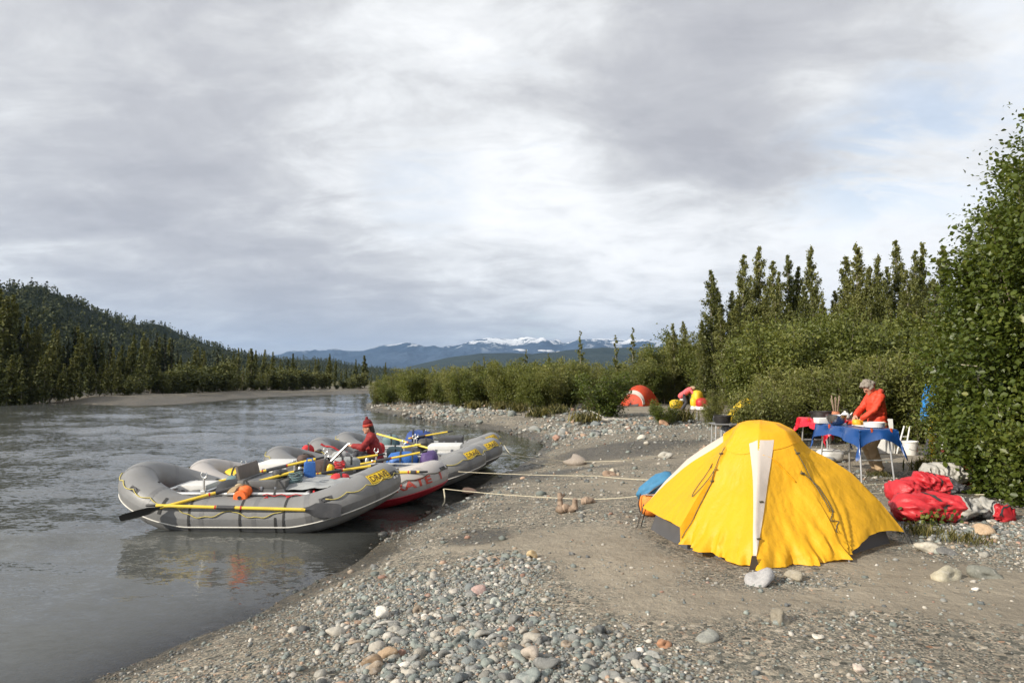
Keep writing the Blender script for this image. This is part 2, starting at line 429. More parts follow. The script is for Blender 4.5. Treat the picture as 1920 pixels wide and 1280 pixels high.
HOLLOW = [tuple(at_z(x, y, .5)[:2]) for x, y in ((1040, 850), (1120, 848), (1220, 840), (1320, 850))]

def blobs(x, y, lst):
    s = np.zeros(len(x))
    for px, py, rx, ry, amt in lst:                    # soft patches on the ground, centred on pixels
        c = at_z(px, py, .5); s += amt * np.exp(-((x - c.x) / rx) ** 2 - ((y - c.y) / ry) ** 2)
    return s
STONY = ((760, 1110, .7, 1.0, .9), (900, 1200, .7, .8, 1.0), (960, 1270, .8, .5, 1.0), (700, 1240, .6, .5, .6), (900, 1060, .5, .9, .7), (1290, 1010, .45, .5, .9), (1500, 1100, .6, .3, .5),
         (1860, 1010, .8, .6, .9), (1750, 1040, .4, .5, .3), (950, 1030, .5, .8, .5), (400, 1240, .8, .35, .5), (1040, 1180, .5, .5, .4), (1320, 855, .8, .7, .6), (1090, 790, 3.5, 2.5, .9), (900, 770, 6, 3, .9), (760, 770, 5, 4, .9), (1180, 800, 3, 2.5, .6), (980, 800, 3, 2, .8))
SANDY = ((1130, 1010, .7, 1.1, 1.0), (1180, 1070, .6, .5, .9), (1330, 1130, .9, .35, .9), (1000, 990, .6, .7, .5), (1250, 900, 1.8, 1.2, .9), (1500, 940, 1.5, 1.5, .6), (1800, 1100, 1.0, .5, .9), (1860, 1150, .8, .5, .8), (1640, 1060, .6, .3, .7),
         (1180, 850, 2.2, 1.6, .8), (1650, 870, 2.0, 1.5, .9), (1260, 770, 4, 4, .9), (620, 1220, .35, .2, .7), (860, 990, .5, .3, .6), (1590, 1120, .8, .3, .4))
WET = ((1130, 838, 1.6, 1.1, 1.0), (1230, 828, 2.2, 1.0, .9), (1060, 858, 1.0, 1.0, .9), (1200, 862, 1.4, .6, .5), (910, 975, .45, .4, .7), (560, 1205, .3, .15, .8), (470, 1262, .35, .12, .8), (880, 965, .6, .5, .6), (1010, 870, .8, 1.2, .6))
def stoniness(x, y):
    n = fbm(x * 1.3, y * 1.3, 77, 4)
    return np.clip(.20 + n * .8 + blobs(x, y, STONY) - blobs(x, y, SANDY) * .8, 0, 1)

def polar_grid(front, back, r0, r1, nr):
    th = np.concatenate([np.linspace(-R(56), R(56), front, endpoint=False), np.linspace(R(56), R(304), back, endpoint=False)])
    r = np.geomspace(r0, r1, nr)
    T, Q = np.meshgrid(th, r); x = (np.sin(T) * Q).ravel(); y = (np.cos(T) * Q).ravel()
    n = len(th); i, j = np.meshgrid(np.arange(n), np.arange(nr - 1)); a = j * n + i; b = j * n + (i + 1) % n
    return x, y, np.stack([a, b, b + n, a + n], -1).reshape(-1)

def ground_material():
    m = bpy.data.materials.new('river_gravel'); m.use_nodes = True; m.node_tree.nodes.clear(); nt = NT(m.node_tree)
    geo = nt.n('ShaderNodeNewGeometry'); P = geo.outputs['Position']
    at = lambda n: nt.n('ShaderNodeAttribute', attribute_name=n).outputs['Fac']
    sand, wet, veg = at('sand'), at('wet'), at('veg')
    v1 = nt.n('ShaderNodeTexVoronoi', {'Vector': P, 'Scale': 75.0}); v2 = nt.n('ShaderNodeTexVoronoi', {'Vector': P, 'Scale': 26.0}); v3 = nt.n('ShaderNodeTexVoronoi', {'Vector': P, 'Scale': 5.0})
    stops = [(0, (.055, .055, .05)), (.22, (.13, .135, .125)), (.45, (.21, .205, .185)), (.65, (.29, .27, .235)), (.82, (.36, .325, .27)), (.92, (.50, .47, .42)), (1, (.30, .18, .12))]
    def cells(v): return nt.ramp(nt.n('ShaderNodeSeparateColor', {0: v.outputs['Color']}).outputs[0], stops)
    c = nt.mix(nt.smooth(nt.noise(P, 9, 3), .45, .6), cells(v1), cells(v2))
    c = nt.mix(nt.smooth(nt.noise(P, .35, 3), .5, .62), c, nt.mix(.45, c, cells(v3)))
    fine = nt.noise(P, 320, 3, .7)
    sc = nt.mix(nt.noise(P, 3.0, 5, .6), (.265, .228, .174), (.375, .328, .256))
    sc = nt.mix(1.0, sc, nt.ramp(fine, [(.3, .66), (.7, 1.25)]), 'MULTIPLY')
    big = nt.ramp(nt.noise(P, .8, 5, .6), [(.28, .66), (.72, 1.12)])
    c = nt.mix(1.0, c, (1.0, .95, .86), 'MULTIPLY')
    c = nt.mix(nt.smooth(nt.math('ADD', sand, nt.math('MULTIPLY', nt.math('SUBTRACT', nt.noise(P, 14, 4, .7), .5), .6)), .35, .75), c, sc)
    c = nt.mix(1.0, c, big, 'MULTIPLY')
    vg = nt.mix(nt.noise(P, 1.5, 6, .7), (.06, .065, .025), (.15, .13, .06))
    c = nt.mix(nt.smooth(nt.math('ADD', veg, nt.math('MULTIPLY', nt.math('SUBTRACT', nt.noise(P, 1.2, 5, .7), .5), 1.0)), .4, .7), c, vg)
    w = nt.smooth(nt.math('ADD', wet, nt.math('MULTIPLY', nt.math('SUBTRACT', nt.noise(P, 2.5, 5, .65), .5), .7)), .3, .75)
    c = nt.mix(w, c, nt.mix(1.0, c, (.42, .41, .38), 'MULTIPLY'))
    h = nt.math('ADD', nt.math('MULTIPLY', v1.outputs['Distance'], -.35), nt.math('MULTIPLY', v2.outputs['Distance'], -.5))
    h = nt.math('ADD', nt.math('MULTIPLY', h, nt.math('SUBTRACT', 1.0, nt.math('MULTIPLY', sand, .75))), nt.math('MULTIPLY', fine, .2))
    bp = nt.n('ShaderNodeBump', {'Height': h, 'Strength': .75, 'Distance': .02})
    bp2 = nt.n('ShaderNodeBump', {'Height': nt.noise(P, 6, 6, .65), 'Strength': .8, 'Distance': .08, 'Normal': bp})
    b = nt.n('ShaderNodeBsdfPrincipled', {'Base Color': c, 'Roughness': nt.math('SUBTRACT', .92, nt.math('MULTIPLY', w, .45)), 'Specular IOR Level': .3, 'Normal': bp2})
    nt.n('ShaderNodeOutputMaterial', {'Surface': b}); return m

def build_ground():
    x, y, f = polar_grid(430, 70, .6, 14000, 330)
    z = gz(x, y); P = np.stack([x, y], 1); d1 = shore_d(P); d2 = lbank_d(P)
    sand = np.clip(.20 + blobs(x, y, SANDY) * -.1 + blobs(x, y, SANDY) - blobs(x, y, STONY) * .6 + fbm(x * .8, y * .8, 5, 3) * .5, 0, 1)
    wet = np.clip(blobs(x, y, WET), 0, 1) + np.clip(1.25 - d1 / (.42 + .014 * np.hypot(x, y)), 0, 1) * (d1 > -5) * .95 + (d1 <= 0) * .4
    wet = np.where(d2 > 0, np.clip(1.0 - d2 / 14, .32, .9), wet); sand = np.where(d2 > 0, .12, sand)
    veg = np.clip((d1 - 14) / 8, 0, 1) * (y > 24) * (d1 > 0); veg = np.maximum(veg, np.clip((d2 - 26) / 6, 0, 1))
    veg = np.where((y < 24) & (d1 > 0), np.clip((x - 8.0) / 2, 0, 1) * .7, veg)
    me = np_mesh('ground', np.stack([x, y, z], 1), f, 4, ground_material(), True,
                 [('sand', 'FLOAT', 'POINT', sand), ('wet', 'FLOAT', 'POINT', wet), ('veg', 'FLOAT', 'POINT', veg)])
    o = bpy.data.objects.new('ground', me); COL.objects.link(o); o['kind'] = 'structure'; return o
GROUND = build_ground()

# ------------------------------------------------------------------ river
def water_material():
    m = bpy.data.materials.new('silty_water'); m.use_nodes = True; m.node_tree.nodes.clear(); nt = NT(m.node_tree)
    P = nt.n('ShaderNodeNewGeometry').outputs['Position']
    dep = nt.n('ShaderNodeAttribute', attribute_name='depth').outputs['Fac']
    flow = nt.n('ShaderNodeMapping', {'Vector': P, 'Rotation': (0, 0, R(-12)), 'Scale': (1.0, 1.7, 1.0)})
    n1 = nt.noise(flow, 4.2, 6, .62, .9); n2 = nt.noise(flow, 15, 4, .6, .5); n3 = nt.noise(flow, 1.1, 4, .6, .6)
    n4 = nt.noise(nt.n('ShaderNodeMapping', {'Vector': P, 'Scale': (.05, .11, 1)}), 1.0, 4, .6)
    calm = nt.smooth(dep, .0, 1.0)
    h = nt.math('ADD', nt.math('MULTIPLY', n1, .62), nt.math('MULTIPLY', n2, .17)); h = nt.math('ADD', h, nt.math('MULTIPLY', n3, .9))
    amp = nt.math('MULTIPLY', nt.math('ADD', .5, nt.math('MULTIPLY', calm, .5)), nt.ramp(n4, [(.3, .55), (.7, 1.0)]))
    slope = None                                      # ripple slopes taken straight from noise, so they stay crisp at grazing angles
    for sc_, k_ in ((.9, .10), (2.6, .29), (7.0, .42), (19.0, .34)):
        cv = nt.n('ShaderNodeTexNoise', {'Vector': flow, 'Scale': sc_, 'Detail': 2.0, 'Distortion': .7}).outputs['Color']
        cv = nt.n('ShaderNodeVectorMath', {0: nt.vmath('SUBTRACT', cv, (.5, .5, .5)), 'Scale': k_}, operation='SCALE').outputs[0]
        slope = cv if slope is None else nt.vmath('ADD', slope, cv).outputs[0]
    slope = nt.n('ShaderNodeVectorMath', {0: nt.vmath('MULTIPLY', slope, (.75, 1.0, 0.0)), 'Scale': amp}, operation='SCALE').outputs[0]
    bp = nt.vmath('NORMALIZE', nt.vmath('ADD', slope, nt.n('ShaderNodeNewGeometry').outputs['Normal']).outputs[0]).outputs[0]
    col = nt.mix(n3, (.078, .082, .077), (.105, .109, .102))
    far = nt.smooth(nt.vmath('LENGTH', P).outputs['Value'], 22, 55)   # riffles: broken water further up the river
    foam = nt.smooth(nt.noise(nt.n('ShaderNodeMapping', {'Vector': P, 'Scale': (.28, 1.0, 1.0)}), 1.6, 7, .68, .6), .66, .70)
    foam = nt.math('MULTIPLY', foam, nt.math('MULTIPLY', far, .35))
    col = nt.mix(foam, col, (.55, .56, .55))
    b = nt.n('ShaderNodeBsdfPrincipled', {'Base Color': col, 'Roughness': nt.math('ADD', .07, nt.math('MULTIPLY', foam, .5)), 'IOR': 1.33, 'Specular IOR Level': .5, 'Normal': bp})
    tr = nt.n('ShaderNodeBsdfTransparent', {'Color': (.86, .85, .80)})
    gl = nt.n('ShaderNodeBsdfGlossy', {'Color': (1, 1, 1), 'Roughness': .06, 'Normal': bp})
    fr = nt.n('ShaderNodeFresnel', {'IOR': 1.33, 'Normal': bp})
    clear = nt.n('ShaderNodeMixShader', {0: fr, 1: tr, 2: gl})
    murk = nt.math('SUBTRACT', 1.0, nt.math('POWER', 2.718, nt.math('MULTIPLY', dep, -9.0)))
    mx = nt.n('ShaderNodeMixShader', {0: murk, 1: clear, 2: b})
    nt.n('ShaderNodeOutputMaterial', {'Surface': mx}); return m
def build_water():
    x, y, f = polar_grid(420, 60, 1.5, 900, 330)
    g = gz(x, y); rr = np.hypot(x, y)
    rs = np.random.RandomState(4); z = np.zeros(len(x))
    for k in range(26):
        lam = .35 * 1.13 ** k; an = rs.normal(R(62), .75); kx, ky = math.cos(an) * 2 * math.pi / lam, math.sin(an) * 2 * math.pi / lam
        ok = np.clip((lam / (rr * .035 + .05)) - 1, 0, 1)            # only waves the grid can carry
        z += .0028 * lam ** .8 * ok * np.sin(kx * x + ky * y + rs.uniform(0, 6.28) + 2.0 * fbm(x * .5, y * .5, k, 2))
    z *= np.clip(-g / .5, .12, 1) * (.55 + .9 * np.clip(.5 + fbm(x * .12, y * .2, 61, 3) * 1.6, 0, 1)) * (1 + np.clip((rr - 15) / 30, 0, 1.3))
    keep = (g.reshape(330, -1) < .12)
    n = keep.shape[1]; q = f.reshape(-1, 4); k = keep.ravel(); q = q[k[q].any(1)]
    me = np_mesh('river', np.stack([x, y, z], 1), q.reshape(-1), 4, water_material(), True, [('depth', 'FLOAT', 'POINT', np.clip(-g, 0, 2))])
    o = bpy.data.objects.new('river', me); COL.objects.link(o); o['kind'] = 'structure'; return o
build_water()

# ------------------------------------------------------------------ hills and mountains
def ridge_mesh(name, material, ridge, foot_back, depth_fn, rough, seed, nr=26, nc=260, foot_z=-2.0, back=1.5):
    """a ridge: crest heights read along azimuths, foot nearer, back slope behind"""
    pxs = np.linspace(ridge[0][0], ridge[-1][0], nc); rp = np.array(ridge, float)
    D = np.array([depth_fn(p) for p in pxs]); top = np.interp(pxs, rp[:, 0], rp[:, 1])
    H = (HORIZON - top) / FPX * D + CAMZ
    u = (pxs - 960) / FPX
    vs = []
    ts = np.concatenate([np.linspace(0, 1, nr), np.linspace(1.1, 1 + back, 6)])
    for t in ts:
        if t <= 1: dd = D * (foot_back + (1 - foot_back) * t); hh = H * (1 - (1 - t) ** 1.15) + foot_z * (1 - t)
        else: dd = D * (1 + (t - 1) * .5); hh = H * (1 - ((t - 1) / back) ** 1.2) + foot_z * (t - 1)
        x = u * dd; n = fbm(x / rough, dd / rough + 13, seed, 5, .55) * min(1, t * 1.2) * (1 if t < 1 else .6)
        k = .55 if t < .9 else .07 if name == 'hill' else .18
        vs.append(np.stack([x, dd, hh + n * H * k], 1))
    nT = len(ts); V = np.concatenate(vs); i, j = np.meshgrid(np.arange(nc - 1), np.arange(nT - 1)); a = j * nc + i
    me = np_mesh(name, V, np.stack([a, a + 1, a + nc + 1, a + nc], -1).reshape(-1), 4, material, True)
    o = bpy.data.objects.new(name, me); COL.objects.link(o); o['kind'] = 'structure'; return o, V.reshape(nT, nc, 3)
def hill_material(name, c0, c1, scale, snow=None):
    m = bpy.data.materials.new(name); m.use_nodes = True; m.node_tree.nodes.clear(); nt = NT(m.node_tree)
    g = nt.n('ShaderNodeNewGeometry'); P = g.outputs['Position']
    c = nt.mix(nt.ramp(nt.noise(P, scale, 8, .65), [(.35, 0), (.65, 1)]), c0, c1)
    if snow:
        sep = nt.n('ShaderNodeSeparateXYZ', {0: P})
        st = nt.n('ShaderNodeMapping', {'Vector': P, 'Scale': (1, 1, .5)})
        hmask = nt.smooth(sep.outputs[2], snow[0], snow[1])
        s = nt.smooth(nt.math('ADD', nt.noise(st, snow[2], 7, .68), nt.math('MULTIPLY', hmask, .16)), .59, .64)
        c = nt.mix(nt.math('MULTIPLY', s, hmask), c, (.80, .82, .85))
    b = nt.n('ShaderNodeBsdfPrincipled', {'Base Color': c, 'Roughness': .9, 'Specular IOR Level': .1})
    nt.put(b.inputs['Normal'], nt.n('ShaderNodeBump', {'Height': nt.noise(P, scale * 3, 6, .65), 'Strength': .6, 'Distance': .15 / scale}))
    nt.n('ShaderNodeOutputMaterial', {'Surface': b}); return m
HILL, HILLV = ridge_mesh('hill', hill_material('forest_floor', (.012, .018, .008), (.022, .03, .011), .04),
    [(-2600, 120), (-1500, 260), (-700, 430), (-300, 485), (0, 545), (70, 556), (140, 574), (230, 604), (300, 622), (370, 642), (450, 664), (520, 674), (600, 675), (680, 688), (760, 697), (900, 706)], .34,
    lambda p: 430 + max(0, p) * 1.15 + max(0, p - 450) * 1.8, 60, 11, nc=300)
ridge_mesh('wooded_foothills', hill_material('wooded_slope', (.018, .028, .024), (.034, .046, .036), .006),
    [(600, 705), (690, 697), (745, 693), (790, 682), (840, 671), (900, 663), (960, 662), (1010, 664), (1060, 658), (1130, 652), (1220, 651), (1400, 648), (1700, 640), (2300, 640)], .7, lambda p: 3800, 300, 31, nc=200)
MTN, MTV = ridge_mesh('snowy_mountains', hill_material('haze_blue_rock', (.018, .035, .065), (.05, .075, .115), .0012, (300, 620, .0034)),  # rock colours pushed to blue, distance haze painted on top of the real volume
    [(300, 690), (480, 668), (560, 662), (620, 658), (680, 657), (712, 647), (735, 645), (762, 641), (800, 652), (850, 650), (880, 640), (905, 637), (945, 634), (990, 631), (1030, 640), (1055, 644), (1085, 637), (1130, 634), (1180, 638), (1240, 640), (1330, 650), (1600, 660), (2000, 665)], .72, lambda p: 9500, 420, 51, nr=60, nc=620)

def cloud_bank(px0, px1, py, hpx, D, seed, label):
    rs = random.Random(seed); mb = MB()
    root = at_depth((px0 + px1) / 2, py, D)
    m = MB(); n = 26
    for i in range(n):
        t = i / (n - 1); k = math.sin(math.pi * t) ** .6
        p = at_depth(px0 + (px1 - px0) * t, py - hpx * rs.uniform(-.1, .5) * k, D * rs.uniform(.995, 1.01))
        r = hpx / FPX * D * rs.uniform(.3, .6) * (.4 + .6 * k)
        m.ell(p - root, (r * 2.6, r * 1.6, r * .75), 12, 8)
    o = m.build('low_cloud', CLOUDM, None, True, None, root); tag(o, label, 'cloud', kind='stuff')
CLOUDM = mat('cloud_white', (.9, .9, .9), 1.0, var=.05, transl=.4)
cloud_bank(905, 1060, 661, 9, 8600, 3, 'white fog bank lying along the foot of the mountains')
cloud_bank(738, 800, 683, 6, 8600, 5, 'small wisp of valley fog low before the mountains')

def haze():
    m = bpy.data.materials.new('haze_air'); m.use_nodes = True; m.node_tree.nodes.clear(); nt = NT(m.node_tree)
    v = nt.n('ShaderNodeVolumePrincipled', {'Color': (.40, .63, 1.0), 'Density': .00005, 'Anisotropy': .2})
    nt.n('ShaderNodeOutputMaterial', {'Volume': v})
    mb = MB().box((0, 6000, 390), (30000, 17000, 786)); o = mb.build('haze', m, None, False)
    tag(o, 'pale blue air haze over the whole valley', 'haze', kind='stuff')
USE_HAZE = True
if USE_HAZE: haze()
# ================================================================== stones and gravel
def ico(sub):
    bm = bmesh.new(); bmesh.ops.create_icosphere(bm, subdivisions=sub, radius=1.0); bm.verts.index_update()
    v = np.array([w.co[:] for w in bm.verts]); f = np.array([[w.index for w in q.verts] for q in bm.faces]); bm.free(); return v, f
PAL = np.array([(.17, .19, .175), (.21, .23, .215), (.15, .165, .165), (.25, .25, .235), (.19, .19, .18), (.31, .295, .26), (.38, .35, .30), (.44, .41, .36), (.30, .24, .18), (.36, .25, .18), (.33, .20, .15), (.54, .51, .46), (.11, .115, .115), (.24, .265, .24)])
PALW = np.array([10, 9, 7, 8, 9, 8, 6, 4, 4, 2, 1, 1.5, 4, 7.]); PALW /= PALW.sum()
def stone_material():
    m = bpy.data.materials.new('stone'); m.use_nodes = True; m.node_tree.nodes.clear(); nt = NT(m.node_tree)
    g = nt.n('ShaderNodeNewGeometry'); P = g.outputs['Position']
    a = nt.n('ShaderNodeAttribute', attribute_name='tone').outputs['Color']
    oi = nt.n('ShaderNodeObjectInfo').outputs['Color']
    c = nt.mix(1.0, a, oi, 'MULTIPLY')
    c = nt.mix(1.0, c, nt.ramp(nt.noise(P, 45, 6, .7), [(.25, .72), (.75, 1.25)]), 'MULTIPLY')
    vein = nt.smooth(nt.noise(P, 16, 3, .5, 1.5), .60, .64)
    c = nt.mix(nt.math('MULTIPLY', vein, .25), c, (.55, .52, .47))
    wet = nt.math('SUBTRACT', 1.0, nt.smooth(nt.n('ShaderNodeSeparateXYZ', {0: P}).outputs[2], .03, .11))
    c = nt.mix(wet, c, nt.mix(1.0, c, (.42, .42, .42), 'MULTIPLY'))
    b = nt.n('ShaderNodeBsdfPrincipled', {'Base Color': c, 'Roughness': nt.math('SUBTRACT', .85, nt.math('MULTIPLY', wet, .5)), 'Specular IOR Level': .35,
             'Normal': nt.n('ShaderNodeBump', {'Height': nt.noise(P, 28, 8, .72), 'Strength': .6, 'Distance': .02})})
    nt.n('ShaderNodeOutputMaterial', {'Surface': b}); return m
STONEM = stone_material()
def pebbles(name, x, y, r, seed, sub=1, sink=.35):
    rs = np.random.RandomState(seed); V, F = ico(sub); n, nv = len(x), len(V)
    z = gz(x, y)
    sc = np.stack([rs.uniform(.8, 1.35, n), rs.uniform(.7, 1.05, n), rs.uniform(.4, .8, n)], 1) * r[:, None]
    Q = V[None] * (1 + rs.normal(0, .13, (n, nv, 1))) * sc[:, None, :]
    a = rs.uniform(0, 6.28, n); ca, sa = np.cos(a)[:, None], np.sin(a)[:, None]; t = rs.normal(0, .25, n); ct, st = np.cos(t)[:, None], np.sin(t)[:, None]
    X, Y, Z = Q[..., 0], Q[..., 1], Q[..., 2]; X, Z = X * ct - Z * st, X * st + Z * ct; X, Y = X * ca - Y * sa, X * sa + Y * ca
    W = np.stack([X + x[:, None], Y + y[:, None], Z + (z + sc[:, 2] * (1 - 2 * sink))[:, None]], -1).reshape(-1, 3)
    faces = (F[None] + (np.arange(n) * nv)[:, None, None]).reshape(-1)
    col = PAL[rs.choice(len(PAL), n, p=PALW)] * rs.uniform(.75, 1.3, (n, 1)); col = np.repeat(col, nv, 0)
    return np_mesh(name, W, faces, 3, STONEM, True, [('tone', 'FLOAT_COLOR', 'POINT', np.concatenate([col, np.ones((len(col), 1))], 1))])
def scatter(n, y0, y1, seed, dens, spread=.80):
    """points of the ground in front of the camera, accepted by a density function"""
    rs = np.random.RandomState(seed); y = np.sqrt(rs.uniform(y0 ** 2, y1 ** 2, n)); x = rs.uniform(-1, 1, n) * spread * y
    P = np.stack([x, y], 1); d = shore_d(P); k = dens(x, y, d) > rs.uniform(0, 1, n)
    return x[k], y[k], d[k], rs
def build_stones():
    tent = lambda x, y: ((x - 2.7) / 1.25) ** 2 + ((y - 7.6) / 1.2) ** 2 > 1
    dn = lambda x, y, d: (d > -.25) * tent(x, y) * (.03 + .97 * stoniness(x, y) ** 1.35 * (.4 + .6 * (d < 9)))
    parts = []
    x, y, d, rs = scatter(76000, 3.4, 7.0, 1, dn); r = np.exp(rs.normal(math.log(.0098), .40, len(x))); parts.append(pebbles('gravel', x, y, r, 2))
    x, y, d, rs = scatter(46000, 7.0, 14, 3, dn); r = np.exp(rs.normal(math.log(.018), .42, len(x))); parts.append(pebbles('gravel', x, y, r, 4))
    dm = lambda x, y, d: (d > -.15) * tent(x, y) * np.clip(stoniness(x, y) * 1.5 - .40, .006, 1)
    x, y, d, rs = scatter(7000, 3.4, 9, 5, dm); r = np.exp(rs.normal(math.log(.023), .38, len(x))); parts.append(pebbles('gravel', x, y, r, 6, 2))
    x, y, d, rs = scatter(16000, 11, 27, 41, lambda x, y, d: (d > .1) * (d < 12) * (.10 + .7 * stoniness(x, y) ** 1.4), .5); r = np.exp(rs.normal(math.log(.026), .42, len(x))); parts.append(pebbles('gravel', x, y, r, 42))
    bar = lambda x, y, d: (d > -.3) * (d < 11) * np.clip(stoniness(x, y) * 1.3 - .1, .02, 1)
    x, y, d, rs = scatter(34000, 14, 62, 7, bar, .45); r = np.exp(rs.normal(math.log(.062), .45, len(x))) * np.clip(y / 40, .5, 1.1); parts.append(pebbles('gravel', x, y, r, 8))
    for me in parts:
        o = bpy.data.objects.new('gravel', me); COL.objects.link(o); o.parent = GROUND; o['kind'] = 'stuff'
    # the 270 or so largest loose stones, one object each
    variants = []
    for k in range(9):
        V, F = ico(3); rs = np.random.RandomState(100 + k)
        n = np.zeros(len(V))
        for q in range(7):
            w = rs.normal(0, 1, 3); w /= np.linalg.norm(w); n += np.minimum(0, rs.uniform(.45, .8) - V @ w) * .95      # planed facets
        n += (fbm(V[:, 0] * 2 + 9 * k, V[:, 1] * 2 + V[:, 2] * 1.7, k, 4)) * .20
        me = np_mesh('stone', V * (1 + n)[:, None], F.reshape(-1), 3, STONEM, True, [('tone', 'FLOAT_COLOR', 'POINT', np.ones((len(V), 4)))]); variants.append(me)
    rs = np.random.RandomState(12); rr = random.Random(5)
    def put(p, size, col, flat=.62, name='stone', rot=None, k=None, sink=.3):
        o = bpy.data.objects.new(name, variants[rr.randrange(9) if k is None else k]); COL.objects.link(o)
        a = size * rr.uniform(.95, 1.2); o.scale = (a, size * rr.uniform(.75, .95), size * flat * rr.uniform(.85, 1.15))
        o.rotation_euler = rot or (rr.uniform(-.25, .25), rr.uniform(-.25, .25), rr.uniform(0, 6.28))
        o.location = (p[0], p[1], p[2] + o.scale[2] * (1 - 2 * sink)); o.color = (*col, 1); return o
    x, y, d, r2 = scatter(2600, 3.5, 9.0, 31, lambda x, y, d: (d > .05) * tent(x, y) * np.clip(stoniness(x, y) * 1.8 - 1.05, 0, 1))
    order = np.argsort(y)[:150]; px_used = []
    for i in order:
        s = math.exp(r2.normal(math.log(.044), .32))
        if any((x[i] - a) ** 2 + (y[i] - b) ** 2 < (.8 * (s + c)) ** 2 for a, b, c in px_used): continue
        px_used.append((x[i], y[i], s)); o = put((x[i], y[i], float(gz(x[i], y[i])[0])), s, PAL[rs.choice(len(PAL), p=PALW)] * rs.uniform(.85, 1.2)); o.parent = GROUND
    x, y, d, r2 = scatter(3000, 12, 45, 33, lambda x, y, d: (d > .1) * (d < 9) * np.clip(stoniness(x, y) - .45, 0.004, .6), .4)
    for i in range(min(100, len(x))):
        o = put((x[i], y[i], float(gz(x[i], y[i])[0])), math.exp(r2.normal(math.log(.13), .3)), PAL[rs.choice(len(PAL), p=PALW)] * 1.1); o.parent = GROUND
    # stones one would point at
    for px, py, size, col, flat, lab in (
        (1424, 1093, .155, (.40, .39, .385), .72, 'large pale grey speckled rock against the yellow tent pole'),
        (713, 1158, .075, (.72, .68, .60), .95, 'round white stone near the water'),
        (698, 1250, .075, (.24, .17, .11), .95, 'smooth brown egg shaped stone at the lower edge of the gravel'),
        (730, 1230, .10, (.36, .26, .17), .60, 'tan flat topped stone beside the brown egg shaped stone'),
        (995, 1237, .085, (.42, .36, .30), .85, 'cream and rust angular stone among grey cobbles'),
        (895, 1112, .085, (.40, .28, .25), .65, 'pinkish angular stone on the gravel above the white stone'),
        (930, 1135, .07, (.40, .42, .38), .70, 'pale green grey stone with a shadow on its right'),
        (1776, 1085, .15, (.43, .39, .29), .55, 'tan wedge shaped boulder on the sand right of the tent'),
        (1850, 1082, .135, (.20, .20, .17), .50, 'dull grey flat rock next to the tan wedge boulder'),
        (1741, 1033, .12, (.50, .46, .38), .55, 'whitish oval rock by the right corner of the tent'),
        (1772, 1037, .14, (.17, .165, .155), .25, 'dark slate slab lying behind the whitish oval rock'),
        (1842, 1000, .14, (.50, .36, .23), .55, 'orange tan rock in front of the red dry bags'),
        (1712, 970, .15, (.55, .50, .40), .60, 'cream rock tucked under the red dry bags'),
        (1245, 1212, .055, (.40, .21, .12), .70, 'small rust coloured stone on grey sand'),
        (1462, 1165, .10, (.25, .22, .17), .75, 'half buried brown stone throwing a dark shadow'),
        (997, 1045, .06, (.50, .38, .22), .95, 'small upright yellowish stone left of the sandy patch'),
        (1610, 1258, .055, (.60, .50, .42), .50, 'pale pink sliver of stone at the bottom edge'),
        (1534, 1195, .05, (.62, .57, .48), .45, 'small cream pebble in the dark fine gravel'),
        (1325, 1197, .085, (.28, .28, .25), .45, 'flat grey green stone in the middle of the fine gravel'),
        (1490, 1085, .10, (.33, .29, .22), .60, 'sandy brown rock right of the speckled rock'),
        (878, 926, .22, (.42, .27, .19), .40, 'rust brown flat stone at the water by the raft bows'),
        (1080, 868, .42, (.30, .255, .215), .40, 'broad brown rock on the dark wet sand'),
        (1247, 858, .20, (.42, .40, .35), .55, 'grey boulder on the sand left of the cooking table'),
        (1152, 889, .13, (.50, .44, .34), .75, 'cream rock standing beside a brown chunk on the sand'),
        (1143, 892, .13, (.30, .21, .15), .60, 'brown chunk of rock beside the cream rock'),
        (1203, 823, .16, (.52, .49, .43), .55, 'pale rock, twin of another, on the dark sand slope'),
        (1243, 797, .30, (.42, .25, .16), .55, 'rust red rock at the foot of the small willow'),
        (1228, 1230, .05, (.30, .30, .28), .5, 'small grey stone next to the rust coloured stone')):
        p = ground(px, py); o = put(p, size, col, flat, 'rock'); tag(o, lab, 'rock')
build_stones()

# ================================================================== plants
def leaf_material(name, c_dark, c_mid, c_light, transl=.35, rough=.45):
    m = bpy.data.materials.new(name); m.use_nodes = True; m.node_tree.nodes.clear(); nt = NT(m.node_tree)
    t = nt.n('ShaderNodeAttribute', attribute_name='tint').outputs['Fac']
    oi = nt.n('ShaderNodeObjectInfo')
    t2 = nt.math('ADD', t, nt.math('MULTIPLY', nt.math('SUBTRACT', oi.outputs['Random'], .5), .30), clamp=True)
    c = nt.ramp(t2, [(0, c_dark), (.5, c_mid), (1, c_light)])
    b = nt.n('ShaderNodeBsdfPrincipled', {'Base Color': c, 'Roughness': rough, 'Specular IOR Level': .4})
    tr = nt.n('ShaderNodeBsdfTranslucent', {'Color': nt.mix(1.0, c, (1.25, 1.2, .6), 'MULTIPLY')})
    nt.n('ShaderNodeOutputMaterial', {'Surface': nt.n('ShaderNodeMixShader', {0: transl, 1: b, 2: tr})}); return m
